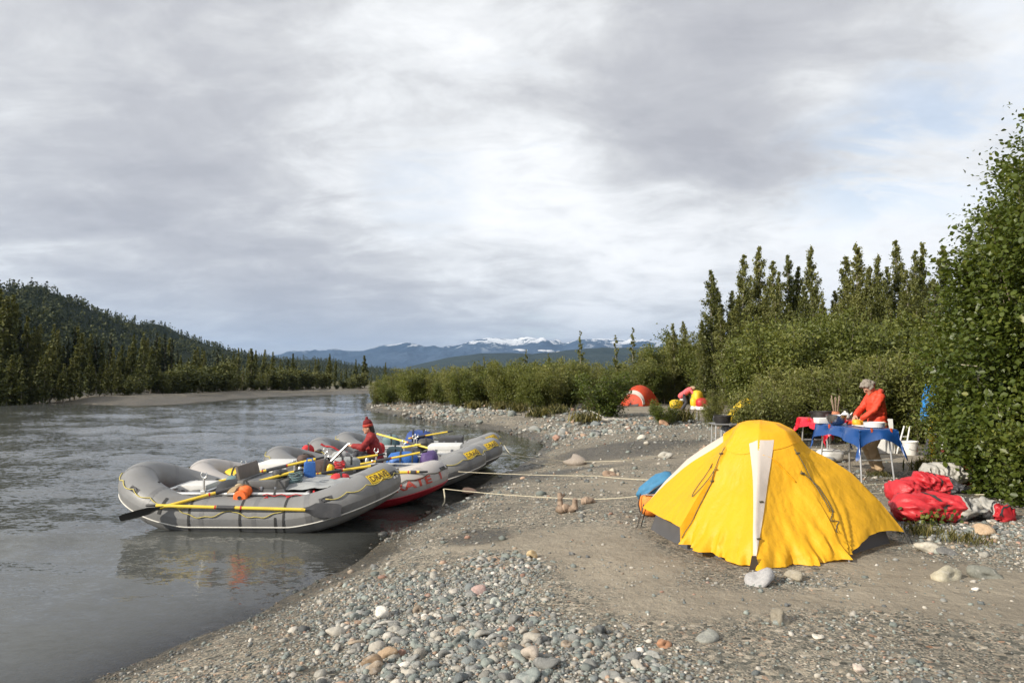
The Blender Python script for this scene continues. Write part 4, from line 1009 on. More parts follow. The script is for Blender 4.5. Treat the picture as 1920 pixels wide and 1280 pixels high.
R1.logo(.192, .226, .50, 1.14, 'DRAVE'); R3.logo(.194, .227, .50, 1.14, 'DRAVE'); R4.logo(.196, .229, .50, 1.14, 'DRAVE'); R5.logo(.198, .231, .52, 1.16, 'DRAVE')
R2.logo(.132, .222, -.02, .52, 'PIRATE  1', False, M['ink_red'], .03)
for q in (R1, R3, R4):                                        # small white maker's marks by the patch
    for k in (0, 1): MB().sheet(lambda a, b: q.surf(.229 + k * .008 + .005 * a, .34 + .12 * b, .005), 2, 2).build('maker_mark', M['white'], q.root, True, None)
    for k in (0, 1): MB().sheet(lambda a, b: q.surf(-.232 - k * .009 + .006 * a, .05 + .18 * b, .005), 2, 2).build('maker_mark', M['ink_red'] if k else M['white'], q.root, True, None)
R1.frame(-1.35, .98, (-1.3, -.62, .05, .93), locks=((-.62, -1), (-.62, 1)))
R2.frame(-1.2, 1.35, (-1.1, -.3, .4, 1.3), locks=((-.25, -1), (-.05, 1)))
R3.frame(-1.2, 1.2, (-1.1, -.4, .4, 1.15), locks=((-.9, -1), (.15, -1)))
R4.frame(-1.1, 1.35, (-1.0, -.2, .5, 1.3), locks=((.1, -1), (.1, 1)))
R5.frame(-1.0, 1.35, (-.95, -.1, .6, 1.3), locks=((.1, -1), (.1, 1)))
for u in (-.075, .006, .075): R1.strap(u)
R1.strap(.062, p0=-1.3, p1=.1); R1.strap(-.118, p0=.0, p1=.9)
for q in (R2, R3, R4, R5): q.strap(-.05); q.strap(.05)

# ---- oars
def oar(label, hpx, bpx, hY, bY, frac_sleeve=(.28, .40), blade_w=.17, roll=0.0, blade=True):
    a, b = at_depth(*hpx, hY), at_depth(*bpx, bY); d = b - a; L = d.length; x = d.normalized()
    y = Vector((0, 0, 1)).cross(x).normalized(); z = x.cross(y); m3 = Matrix((x, y, z)).transposed() @ Matrix.Rotation(roll, 3, 'X')
    o = thing('oar', label, 'oar', a, 0, 'yellow oars in the rafts', rot=m3.to_euler())
    bl = .58 if blade else 0
    MB().cyl((.13, 0, 0), (L - bl + .06, 0, 0), .0235, seg=10).build('shaft', M['oar'], o)
    MB().tube([(-.02, 0, 0), (0, 0, 0), (.13, 0, 0), (.15, 0, 0)], [.014, .019, .019, .016], 10).build('grip', M['black'], o)
    s0, s1 = frac_sleeve; MB().tube([(L * s0, 0, 0), (L * s1, 0, 0)], .031, 12).build('sleeve', M['charcoal'], o)
    for t in (s0 - .012, s1 + .03): MB().tube([(L * t, 0, 0), (L * t + .022, 0, 0)], .027, 10).build('tape_band', M['strap_red'], o)
    if blade:
        prof = [(0, .024), (.10, .045), (.2, .5 * blade_w), (.34, .53 * blade_w), (.5, .5 * blade_w), (.575, .40 * blade_w), (.58, .36 * blade_w)]
        mb = MB(); vs = []; n = len(prof)
        for t, w in prof:
            th = .021 * (1 - t / .62) + .004
            vs += [(L - bl + t, -w, 0), (L - bl + t, 0, th), (L - bl + t, w, 0), (L - bl + t, 0, -th)]
        fs = [(i * 4 + k, i * 4 + (k + 1) % 4, i * 4 + 4 + (k + 1) % 4, i * 4 + 4 + k) for i in range(n - 1) for k in range(4)] + [(0, 1, 2, 3), tuple((n - 1) * 4 + k for k in (3, 2, 1, 0))]
        mb.add(vs, fs); mb.build('blade', M['blade'], o, True, 25)
    return o
oar('spare oar strapped along the side of the nearest raft', (276, 947), (640, 957), 10.19, 10.19, (.36, .45), .20, R(75))
oar('oar with its black blade hanging over the near raft stern', (567, 880), (224, 972), 11.0, 9.95, (.36, .50), .19, R(40))
oar('oar crossing above the stern of the pale raft', (606, 857), (398, 905), 12.3, 11.9, (.34, .52), blade=False)
oar('oar lying over the white cooler lid and brown bag', (709, 871), (535, 898), 12.7, 12.3, (.40, .62), blade=False)
oar('oar in front of the person in red, left of the lap', (720, 851), (560, 876), 14.3, 13.8, (.45, .66), blade=False)
oar('oar passing the back of the person in red', (799, 846), (640, 877), 14.4, 14.0, (.43, .60), blade=False)
oar('short shaft behind the back of the person in red', (799, 831), (738, 842), 16.0, 16.1, (.75, .9), blade=False)
oar('oar slanting down to the right behind the red beanie', (700, 811), (822, 845), 17.8, 16.6, (.56, .66), blade=False)
oar('oar pointing out over the river past the blue bundle', (848, 808), (770, 821), 18.6, 18.4, (.66, .95), blade=False)
oar('spare oar under the rail of the pale raft', (800, 884), (700, 886), 12.45, 12.45, (.2, .3), blade=False)

# ---- soft bags, boxes
def lump(seed, amp=.12, f=2.2):
    def fn(q, w):
        n = sfbm(q.x * f + seed * 3.1, q.y * f + q.z * f * .8 + seed, seed, 3)
        k = 1 / max(abs(q.x) ** 3 + abs(q.y) ** 3 + abs(q.z) ** 3, .2) ** (1 / 3)
        return w * (k * .93 + n * amp * 2)
    return fn
def soft_bag(name, label, cat, p, size, mat_, rz=0.0, seed=1, straps=None, parts=()):
    o = thing(name, label, cat, p, rz); x, y, z = (a / 2 for a in size)
    MB().ell((0, 0, z * .96), (x, y, z), 22, 14, fn=lump(seed)).build('body', mat_, o, True, None)
    for t in (straps or ()):
        pts = [(t * x * 2, y * 1.05 * math.cos(a), z * .96 + z * 1.06 * math.sin(a)) for a in np.linspace(-.6, math.pi + .6, 20)]
        MB().tube(pts, .018, 4, flat=.3).build('strap', M['strap_blk'], o)
    return o
def hard_box(name, label, cat, p, size, body, lid, rz=0.0, latches=2, lid_h=.22, bev=.012, handle=True):
    o = thing(name, label, cat, p, rz); x, y, z = size; h = z * (1 - lid_h)
    MB().box((0, 0, h / 2), (x, y, h), bev=bev, taper=1.02).build('body', body, o)
    MB().box((0, 0, h + z * lid_h / 2 + .003), (x + .012, y + .012, z * lid_h), bev=bev).build('lid', lid, o)
    for i in range(latches):
        tx = x * ((i + .5) / latches - .5); MB().box((tx, -y / 2 - .011, h), (.05, .014, .07), bev=.004).build('latch', M['steel'], o)
    if handle:
        for sx in (-1, 1): MB().tube([(sx * (x / 2 + .004), -.07, h * .75), (sx * (x / 2 + .04), -.06, h * .72), (sx * (x / 2 + .04), .06, h * .72), (sx * (x / 2 + .004), .07, h * .75)], .008, 6).build('handle', M['steel'], o)
    return o
def raft_load():
    top = .50
    # near raft
    hard_box('cargo_box', 'white cargo box with a red edge in the near raft stern', 'box', R1.w(-1.10, .10, .10), (.46, .55, .48), M['strap_red'], M['white'], R(2), lid_h=.2)
    o = hard_box('dry_box', 'brushed metal dry box with open brown lid in the near raft', 'box', R1.w(.20, -.15, .18), (.72, .95, .54), M['dbox'], M['dbox'], 0, 1)
    MB().box((-.42, .1, .62), (.04, .85, .24), Matrix.Rotation(R(-14), 3, 'Y'), .01).build('open_lid', M['panelbrown'], o)
    o = soft_bag('mesh_bag', 'black mesh bag beside the oarlock of the near raft', 'bag', R1.w(-.30, -.18, .14), (.75, .95, .58), M['black'], 0, 5)
    o = thing('tarp', 'grey and teal tarp spread over the load in the near raft bow', 'tarp', R1.w(.86, .02, .49), 0)
    def tarp(u, v): 
        X, Y = (u - .5) * .95, (v - .5) * 1.25
        return Vector((X, Y, .155 + .05 * sfbm(X * 5, Y * 5, 4, 3) * 2 - .5 * max(0, abs(Y) - .56) - .2 * max(0, abs(X) - .4)))
    MB().sheet(tarp, 26, 26).build('sheet', M['greycloth'], o, True, None)
    MB().ell((-.33, -.28, .17), (.16, .2, .06), 14, 8, fn=lump(9, .3)).build('rolled_edge', M['tealcloth'], o, True, None)
    soft_bag('gear_pile', 'dark gear pile under the tarp in the near raft', 'gear', R1.w(.90, .02, .16), (.9, 1.2, .46), M['charcoal'], 0, 8)
    o = thing('throw_bag', 'orange rope spool hanging from the near raft rail', 'rope bag', R1.w(-.02, -.80, .47), 0)
    MB().lathe([(.03, -.04), (.09, -.035), (.105, -.012), (.105, .012), (.09, .035), (.03, .04)], (0, -.04, .04), 20, rot=Matrix.Rotation(R(90), 3, 'X')).build('spool', M['orange'], o)
    MB().ell((.05, .02, .12), (.10, .07, .09), 12, 8, fn=lump(3, .2)).build('cover', M['orange'], o, True, None)
    MB().lathe([(.028, -.05), (.028, .05)], (0, -.04, .04), 12, rot=Matrix.Rotation(R(90), 3, 'X')).build('hub', M['black'], o)
    o = thing('sun_hat', 'tan sun hat resting above the orange spool', 'hat', R1.w(-.10, -.66, .56), 0, rot=(R(-35), R(-30), 0))
    MB().lathe([(.19, 0), (.16, .012), (.09, .02), (.088, .07), (.07, .11), (.0, .12)], seg=20).build('crown', M['cloth_tan'], o, True, None)
    for k, (x0, x1) in enumerate(((.35, .95),)):
        o = thing('lashing_strap', 'red webbing knotted along the rail of the near raft', 'strap', R1.w(.66, -.77, .50), 0)
        for sx in (-.3, .02, .32):
            pts = [(sx + .03 * math.sin(5 * t), -.03 - .02 * math.sin(3 * t), .03 - .30 * t) for t in np.linspace(0, .8, 9)]; MB().tube(pts, .013, 5, flat=.4).build('strap_end', M['strap_red'], o)
            MB().tube([(sx + .05 * math.cos(k2), -.05, -.07 + .08 * math.sin(k2)) for k2 in np.linspace(0, 6.28, 12)[:-1]], .010, 5, True).build('strap_loop', M['strap_red'], o)
        MB().tube([(-.36 + .7 * t, -.02 + .01 * math.sin(9 * t), .035 + .015 * math.sin(20 * t)) for t in np.linspace(0, 1, 24)], .014, 5, flat=.5).build('webbing', M['strap_red'], o)
    o = thing('lashing_strap', 'red strap hanging on the front corner of the near raft frame', 'strap', R1.w(1.02, -.75, .52), 0)
    MB().tube([(-.05, .3, .05), (.0, .1, .04), (.03, 0, .0), (.05, -.05, -.14), (.0, -.06, -.22)], .016, 5, flat=.4).build('webbing', M['strap_red'], o)
    soft_bag('life_jacket', 'orange life jacket stuffed behind the white cargo box', 'life jacket', R1.w(-1.72, -.05, .22), (.30, .45, .34), M['orange'], .4, 15, (0,))
    # pale raft
    hard_box('cooler', 'white cooler between the oars of the pale raft', 'cooler', R2.w(-.78, .0, .16), (.55, .8, .56), M['white'], M['white'], 0, 2)
    soft_bag('duffel', 'brown and black duffel in the pale raft', 'bag', R2.w(-.02, .1, .16), (.62, .8, .62), M['brown'], .1, 21, (-.2, .2))
    soft_bag('dry_bag', 'small yellow bag lashed in the stern of the pale raft', 'bag', R2.w(-1.45, -.1, .24), (.62, .5, .40), M['yellowbag'], .1, 22, (-.15, .15))
    hard_box('ammo_box', 'small black box on the pale raft', 'box', R2.w(.78, -.35, .46), (.36, .25, .22), M['black'], M['black'], 0, 1, handle=False)
    soft_bag('stuff_sack', 'little orange sack hung on the pale raft frame', 'bag', R2.w(.28, -.25, .42), (.15, .12, .30), M['yellowbag'], 0, 25)
    for k, lab in ((0, 'left one of two steel bottles standing in the pale raft'), (1, 'right one of two steel bottles standing in the pale raft')):
        o = thing('bottle', lab, 'bottle', R2.w(-.22 + k * .11, -.45, .50), 0)
        MB().lathe([(.036, 0), (.04, .01), (.04, .15), (.025, .18)], seg=14).build('body', M['bottle'], o); MB().lathe([(.027, .182), (.027, .22), (.02, .225)], seg=12).build('cap', M['black'], o)
    soft_bag('tarp_bundle', 'teal tarp bundle in the bow of the pale raft', 'tarp', R2.w(.85, .2, .14), (.6, .8, .42), M['tealcloth'], 0, 27)
    # third raft
    soft_bag('dry_bag', 'bright blue bag behind the person in red', 'bag', R3.w(.62, -.25, .24), (.72, .7, .52), M['bluebag'], .1, 31, (-.05, .3))
    soft_bag('dry_bag', 'purple bag at the bow end of the load', 'bag', R3.w(1.18, -.2, .26), (.42, .6, .52), M['purple'], .1, 32)
    soft_bag('duffel', 'dark duffel at the feet of the person in red', 'bag', R3.w(-.55, .1, .12), (.7, .8, .42), M['brown'], .2, 33)
    for k, lab in ((0, 'taller steel flask beside the hip of the person in red'), (1, 'shorter steel flask beside the hip of the person in red')):
        o = thing('flask', lab, 'bottle', R3.w(-.06 + k * .12, -.60, .42), 0)
        MB().lathe([(.036, 0), (.04, .01), (.04, .19 - .04 * k), (.025, .22 - .04 * k)], seg=14).build('body', M['bottle'], o); MB().lathe([(.027, .222 - .04 * k), (.027, .26 - .04 * k), (.02, .262 - .04 * k)], seg=12).build('cap', M['black'], o)
    hard_box('seat_box', 'low metal box used as a seat by the person in red', 'box', R3.w(.06, 0, .12), (.5, 1.0, .30), M['dbox'], M['dbox'], 0, 1)
    o = thing('folding_stand', 'aluminium folding frame gripped by the person in red', 'frame', R3.w(-.95, -.3, .48), 0)
    for yy in (0, .16): MB().tube([(0, yy, 0), (.42, yy, .42)], .018, 8).build('side_tube', M['alu'], o)
    for t in (.05, .5, .95): MB().tube([(.42 * t, 0, .42 * t), (.42 * t, .16, .42 * t)], .012, 6).build('rung', M['alu'], o)
    # red gear on the sterns
    soft_bag('life_jacket', 'red life jacket hung on a raft stern', 'life jacket', at_depth(577, 858, 16.2) - Vector((0, 0, .1)), (.30, .22, .42), M['strap_red'], .4, 41, (0,))
    o = thing('lashing_strap', 'long red strap lying along a raft tube', 'strap', at_depth(602, 832, 16.2), 0)
    pts = [at_depth(602 + 50 * t, 832 + 17 * t + 1.5 * math.sin(11 * t), 16.2) - at_depth(602, 832, 16.2) for t in np.linspace(0, 1, 14)]
    MB().tube(pts, [.05, .045, .03, .05, .04, .03, .045, .045, .03, .04, .04, .03, .03, .02], 6, flat=.5).build('webbing', M['strap_red'], o)
    # fourth and fifth raft
    hard_box('cooler', 'white cooler in the raft beyond the purple bag', 'cooler', R4.w(1.0, -.1, .18), (.75, .85, .52), M['white'], M['white'], 0, 2)
    soft_bag('duffel', 'black duffel amidships beyond the person in red', 'bag', R4.w(.1, .1, .12), (.7, .8, .5), M['charcoal'], .2, 43)
    soft_bag('gear_bundle', 'navy blue bundle strapped high on the farthest raft', 'bag', R5.w(.05, -.1, .36), (.80, .75, .56), M['navy'], .1, 51, (-.2, .15))
    soft_bag('stowed_sack', 'dark sacks under the navy bundle', 'bag', R5.w(.05, .0, .08), (1.0, .95, .42), M['tealcloth'], .1, 52)
    hard_box('dry_box', 'black dry box at the bow end of the farthest raft', 'box', R5.w(.95, -.25, .20), (.6, .8, .54), M['charcoal'], M['charcoal'], 0, 2)
    o = thing('lashing_strap', 'red straps tied over the bow frame of the farthest raft', 'strap', R5.w(1.33, -.55, .50), 0)
    for k in range(4): MB().tube([(.02 * k - .3 + .2 * k, .04 * k, .04), (-.2 + .2 * k, .2, .05), (-.12 + .18 * k, .1, -.05)], .03, 5, flat=.5).build('webbing', M['strap_red'], o)
raft_load()
def coil(label, p, r, mat_, n=4, t=.011):
    o = thing('rope_coil', label, 'rope', p, 0)
    MB().tube([((r + .012 * math.sin(k * 1.7)) * math.cos(k), (r + .012 * math.sin(k * 1.3)) * math.sin(k) * .8, .02 + .011 * k / 2 + .01 * math.sin(k * 2.1)) for k in np.linspace(0, 6.28 * n, 22 * n)], t, 5).build('coil', mat_, o, True, None)
def clutter():
    soft_bag('dry_bag', 'small dark green sack behind the oarlock of the near raft', 'bag', R1.w(-.55, .25, .36), (.34, .30, .34), M['tealcloth'], .5, 81, (0,))
    soft_bag('dry_bag', 'little black camera bag on the metal dry box', 'bag', R1.w(.38, -.30, .725), (.26, .20, .14), M['charcoal'], .3, 82, (0,))
    coil('coil of teal rope on the tarp of the near raft', R1.w(.62, -.30, .66), .10, M['tealcloth'])
    coil('coil of tan rope in the near raft stern', R1.w(-1.62, .28, .32), .13, M['rope'])
    soft_bag('dry_bag', 'red sack wedged beside the tarp of the near raft', 'bag', R1.w(1.15, .38, .42), (.36, .30, .30), M['strap_red'], .3, 83, (0,))
    o = thing('water_jug', 'blue water jug on the near raft', 'jug', R1.w(.62, .42, .62), .3); MB().box((0, 0, .14), (.20, .15, .26), bev=.03, taper=.9).build('body', M['bluebag'], o); MB().tube([(-.05, 0, .27), (-.04, 0, .32), (.04, 0, .32), (.05, 0, .27)], .012, 6).build('handle', M['bluebag'], o)
    soft_bag('sleeping_pad', 'rolled grey pad strapped on the pale raft', 'pad', R2.w(.42, .35, .56), (.55, .22, .22), M['greycloth'], .3, 84, (-.15, .15))
    soft_bag('dry_bag', 'maroon sack on the pale raft load', 'bag', R2.w(-.35, .3, .58), (.36, .30, .26), M['brown'], .8, 85, (0,))
    coil('coil of red rope on the pale raft', R2.w(.50, -.45, .62), .09, M['strap_red'])
    soft_bag('dry_bag', 'dark green sack behind the person in red', 'bag', R3.w(.34, .40, .46), (.40, .35, .34), M['tealcloth'], .2, 86, (0,))
    soft_bag('dry_bag', 'grey sack before the knees of the person in red', 'bag', R3.w(-.85, .35, .40), (.42, .35, .30), M['greycloth'], .2, 87, (0,))
    soft_bag('dry_bag', 'black sack at the bow end of the raft beyond the person in red', 'bag', R4.w(.45, .3, .50), (.45, .40, .32), M['charcoal'], .2, 88, (0,))
    soft_bag('dry_bag', 'red sack near the stern of the second farthest raft', 'bag', R4.w(-.65, -.2, .42), (.40, .35, .34), M['strap_red'], .2, 89, (0,))
    soft_bag('dry_bag', 'teal sack at the stern end of the farthest raft load', 'bag', R5.w(-.75, 0, .36), (.50, .5, .42), M['tealcloth'], .2, 90, (0,))
    for k, (x, lab) in enumerate(((-.05, 'cam strap with buckle across the dry box of the near raft'), (.45, 'second cam strap across the dry box of the near raft'))):
        o = thing('cam_strap', lab, 'strap', R1.w(x, -.15, .0)); MB().tube([(0, -.64, .50), (0, -.50, .735), (0, .50, .735), (0, .64, .50)], .018, 4, flat=.2).build('webbing', M['strap_blk'], o); MB().box((0, -.57, .62), (.035, .02, .05), bev=.004).build('buckle', M['steel'], o)
clutter()

# ---- mooring ropes
def rope(label, pts, r=.009, sag=.0, name='mooring_rope', mat_=None):
    pts = [Vector(p) for p in pts]; out = []
    for a, b in zip(pts[:-1], pts[1:]):
        n = max(4, int((b - a).length / .25))
        for i in range(n):
            t = i / n; q = a.lerp(b, t); q.z -= sag * 4 * t * (1 - t)
            g = float(gz(q.x, q.y)[0]) + r * .6
            if q.z < g: q.z = g
            out.append(q)
    out.append(pts[-1]); base = out[0].copy()
    o = MB().tube([p - base for p in out], r, 6).build(name, mat_ or M['rope'], None, True, None, base); tag(o, label, 'rope', 'ropes from the rafts to the shore'); return o
def lift(p, h): return Vector((p.x, p.y, p.z + h))
rope('pale rope from the pale raft nose past the driftwood', [at_depth(833, 916, 12.55), lift(ground(1080, 941), .05), lift(ground(1200, 937), .06), (3.2, 9.6, .68), lift(ground(1690, 927), .04), (6.2, 9.2, .75)], .0065, .02)
rope('pale rope from the third raft running above the sand to the yellow tent', [at_depth(846, 883, 14.3), lift(ground(1120, 899), .07), lift(ground(1240, 907), .07), (3.4, 10.3, .68), lift(ground(1690, 910), .04), (6.2, 9.6, .8)], .0065, .02)
rope('rope from the far raft bows curving over the wet sand', [at_depth(943, 850, 16.4), lift(ground(1060, 869), .06), lift(ground(1160, 868), .05), lift(ground(1330, 852), .08), (6.9, 15.5, .72)], .0065, .01)
rope('thin dark rope trailing from the farthest raft into the shallows', [at_depth(945, 834, 18.3), at_depth(970, 858, 17.0), ground(1045, 868)], .009, .08)
rope('loose rope end hanging from the nose of the pale raft', [at_depth(832, 916, 12.5), at_depth(834, 930, 12.45), at_depth(833, 942, 12.4), at_depth(829, 948, 12.4)], .014)
# ================================================================== yellow dome tent
def build_tent():
    C = Vector((2.72, 7.62)); z0 = float(gz(C.x, C.y)[0])
    root = thing('dome_tent', 'big yellow dome tent with a white centre stripe', 'tent', (C.x, C.y, z0), 0)
    def G(px, py): p = ground(px, py); return p.x - C.x, p.y - C.y
    # pole feet round the fly, clockwise seen from above is not needed: sorted by angle. (x, y, hem height before, hem height after)
    feet = [(*G(1205, 990), .17, .17), (*G(1277, 1032), .17, .0), (*G(1413, 1066), .0, .0), (*G(1588, 1052), .06, .06), (*G(1697, 1020), .16, .16), (1.10, 1.05, .12, .12), (.25, 1.50, .05, .05), (-.95, 1.20, .12, .12)]
    ang = []
    for x, y, h0, h1 in feet:
        a = math.atan2(y, x); a = a if a > R(150) or not ang else a
        ang.append(a)
    ang[0] = ang[0] % (2 * math.pi)
    for i in range(1, len(ang)):
        while ang[i] < ang[i - 1]: ang[i] += 2 * math.pi
    n = len(feet); H = 1.335
    prof_l = ([0, .10, .18, .215, .25, .30, .55, .78, 1.0], [1.0, .995, .965, .91, .83, .775, .555, .32, .06])
    prof_r = ([0, .14, .24, .30, .36, .50, .65, .84, 1.0], [1.0, .975, .915, .83, .745, .655, .53, .285, .03])
    prof_b = ([0, .14, .24, .30, .42, .60, .80, 1.0], [1.0, .97, .91, .865, .775, .61, .36, .06])
    prof_f = ([0, .12, .24, .30, .36, .6, .82, 1.0], [1.0, .985, .925, .84, .765, .47, .215, .0])
    def polar(th):
        """radius, hem height, how far between two poles (0..1)"""
        t = th
        while t < ang[0]: t += 2 * math.pi
        while t >= ang[0] + 2 * math.pi: t -= 2 * math.pi
        for i in range(n):
            a0 = ang[i]; a1 = ang[(i + 1) % n] + (2 * math.pi if i == n - 1 else 0)
            if a0 <= t < a1 or i == n - 1:
                p, q = Vector(feet[i][:2]), Vector(feet[(i + 1) % n][:2]); d = Vector((math.cos(t), math.sin(t)))
                e = q - p; den = d.x * e.y - d.y * e.x; rr = (p.x * e.y - p.y * e.x) / den
                f = (d.x * rr - p.x) * e.x + (d.y * rr - p.y) * e.y; f /= e.length_squared
                h = feet[i][3] * (1 - f) + feet[(i + 1) % n][2] * f
                if i == 3: h += .10 * math.sin(math.pi * f)                       # the fly lifts in an arch on the right
                return rr, h, f, i
    def S(th, s, off=0.0, shrink=1.0, wr=True):
        rr, h, f, i = polar(th); c, sn = math.cos(th), math.sin(th)
        wl = max(0, -c) ** 1.2; wf = max(0, -sn) * (1 - abs(c)) ; wr_ = max(0, c)
        tot = wl + wf * 1.6 + wr_ + .25
        z = (wl * np.interp(s, *prof_l) + wf * 1.6 * np.interp(s, *prof_f) + (wr_ + .25) * np.interp(s, *prof_r)) / tot
        if i in (5, 6, 7): z = z * .15 + .85 * np.interp(s, *prof_b)
        sag = math.sin(math.pi * f)
        kb = max(0.0, min(1.0, (s - .22) / .40)); kb = kb * kb * (3 - 2 * kb); rr = 1.36 * (1 - kb) + rr * kb
        rad = rr * s * (1 - .055 * sag * math.sin(math.pi * min(1, s * 1.05))) * shrink
        zz = h + (H - h) * z
        zz -= .035 * sag * math.sin(math.pi * s)
        if wr and s > .25:
            k = (s - .25) * 1.33
            if i == 3:                                        # pleats fanning out of the right hand pole foot
                an = math.atan2(f * 1.1, max(.02, 1.04 - s)); dist = math.hypot(f * 1.1, 1.04 - s)
                wv = .13 * sfbm(an * 8, 3.3 + dist * .5, 3, 2) * math.exp(-dist * 1.0) + .045 * sfbm(f * 6 + s * 9, s * 8 - f * 4, 6, 3)
            elif i == 2: wv = .15 * sfbm(f * 5.5 - s * 3.2, s * 1.3 + f, 5, 3) * s + .03 * sfbm(f * 14, s * 16, 12, 2)
            else: wv = .045 * sfbm(f * 5 + i, s * 2.5, 7, 3) + .016 * sfbm(f * 13, s * 13, 9, 2)
            rad += wv * k * (1.0 if 0.02 < f < .98 else .4)
            if s > .84 and i in (1, 2): rad += .16 * (s - .84) / .16 * sfbm(th * 11, s * 6, 8, 3) * 1.6
        return Vector((c * (rad + off * .75), sn * (rad + off * .75), zz + off * .7))
    a0 = ang[0]; TH = []
    for i in range(n):
        a1 = ang[i]; a2 = ang[(i + 1) % n] + (2 * math.pi if i == n - 1 else 0); m = 44 if i in (0, 1, 2, 3) else 14
        TH += [a1 + (a2 - a1) * k / m for k in range(m)]
    SS = [0, .03, .07, .12, .17, .21, .235, .26] + list(np.linspace(.30, 1.0, 40))
    mb = MB(); N = len(TH); mb.v = [tuple(S(t + 1e-5, s)) for s in SS for t in TH]
    back_white = range(TH.index(min(TH, key=lambda t: abs(t - (ang[0] - R(34) + 2 * math.pi)))), N)
    for j in range(len(SS) - 1):
        for k in range(N):
            mb.f.append((j * N + k, j * N + (k + 1) % N, (j + 1) * N + (k + 1) % N, (j + 1) * N + k)); mb.m.append(1 if (k in back_white and 8 <= j) else 0)
    mb.build('rainfly', [M['tent_y'], M['tent_w']], root, True, 50)
    # hood over the vent: a second layer of cloth proud of the fly
    mb = MB(); SH = [0, .04, .09, .14, .19, .225, .25, .27]
    mb.sheet(lambda u, v: S(a0 - .5 + u * (ang[4] + .5 - a0), (.30 + .035 * math.sin(u * math.pi) ** 2) * v, .004 + .004 * v, wr=False), 90, 18).build('vent_hood', M['tent_y'], root, True, None)
    # white zip stripe running down to the front pole
    tf = ang[2]
    def stripe(u, v):
        s = .275 + .70 * v; w = (.225 * (1 - v) + .025 * v) / max(polar(tf)[0] * s, .1)
        return S(tf + .085 * (1 - v) + (u - .5) * w, s, .011)
    MB().sheet(stripe, 6, 40).build('zip_stripe', M['tent_w'], root, True, None)
    def door(u, v):                                           # curved seam of the door on the right of the stripe
        t = tf + .10 + u * .62; s = .36 + .20 * u ** 2.2
        return S(t, s, .006)
    MB().tube([door(i / 24, 0) for i in range(25)], .006, 5).build('door_seam', M['tent_y'], root, True, None)
    # dark inner tent
    mb = MB(); SI = np.linspace(.35, 1, 12)
    vs = []
    for s in SI:
        for t in TH:
            p = S(t, s, 0, .94, False); k = max(0, (s - .9) / .1); p.z = p.z * (1 - k) - .03 * k - .035; vs.append(p)
    mb.v = [tuple(v) for v in vs]; mb.f = [(j * N + k, j * N + (k + 1) % N, (j + 1) * N + (k + 1) % N, (j + 1) * N + k) for j in range(len(SI) - 1) for k in range(N)]; mb.m = [0] * len(mb.f)
    mb.build('inner_tent', M['tent_in'], root, True, None)
    # groundsheet edge
    MB().sheet(lambda u, v: Vector((math.cos(ang[3] + u * (ang[4] - ang[3])) * polar(ang[3] + u * (ang[4] - ang[3]) - 1e-4)[0] * (.86 + .12 * v), math.sin(ang[3] + u * (ang[4] - ang[3])) * polar(ang[3] + u * (ang[4] - ang[3]) - 1e-4)[0] * (.86 + .12 * v), .02)), 14, 3).build('groundsheet', M['greycloth'], root, True, None)
    # pole feet, straps and pegs
    for i in (0, 2, 3, 4):
        p = S(ang[i] + 1e-4, .985); f = Vector((feet[i][0] * 1.05, feet[i][1] * 1.05, -.01))
        MB().tube([p + Vector((0, 0, .02)), f], .008, 6).build('pole_end', M['steel'], root)
        q = f + Vector((.05, .02, 0)); MB().tube([p + Vector((.03, 0, .0)), q], .010, 5, flat=.3).build('peg_strap', M['strap_blk'], root)
    fp = S(tf, 1.0); MB().add([fp + Vector((-.02, -.015, .125)), fp + Vector((.02, -.015, .125)), fp + Vector((.055, -.035, -.01)), fp + Vector((-.055, -.035, -.01))], [(0, 1, 2, 3)]).build('opening_shade', M['boot'], root, False)  # flat dark sheet painted as the shade in a small triangular opening
    # cord running over the fly and small tabs
    def cord(pts, name='guy_cord'): MB().tube([S(t, s, .012) for t, s in pts], .0045, 5).build(name, M['rope_dk'], root, True, None)
    tv, tr = ang[1], ang[3]
    def line(t0, s0, t1, s1, bow=0.0, n=16): return [(t0 + (t1 - t0) * k / n + bow * math.sin(math.pi * k / n), s0 + (s1 - s0) * k / n) for k in range(n + 1)]
    cord(line(tv - .05, .34, tv + .02, .97, .02)); cord(line(tv - .25, .55, tv + .01, .62, 0) [:1] + [(tv - .32 + .34 * k / 14, .50 + .30 * math.sin(math.pi * k / 14)) for k in range(15)])
    cord(line(tr - .03, .34, tr + .06, .78, .05)); cord(line(tr - .08, .50, tr + .10, .80, .10)); cord([(tr + .05 + .05 * math.sin(k * 1.3), .78 + .012 * k) for k in range(10)])
    for t, s in ((tv - .03, .40), (tv, .60), (tr - .06, .52), (tr + .01, .37), (tf + .06, .66), (tf + .035, .86)):
        p = S(t, s, .012); MB().box(p, (.045, .02, .016), R(20), .003).build('tab', M['rope_dk'], root)
    MB().tube([(feet[3][0] + .08 + .05 * math.cos(k), feet[3][1] - .09 + .04 * math.sin(k), .012) for k in np.linspace(0, 6.28, 14)[:-1]], .004, 5, True).build('cord_loop', M['rope_y'], root)
build_tent()

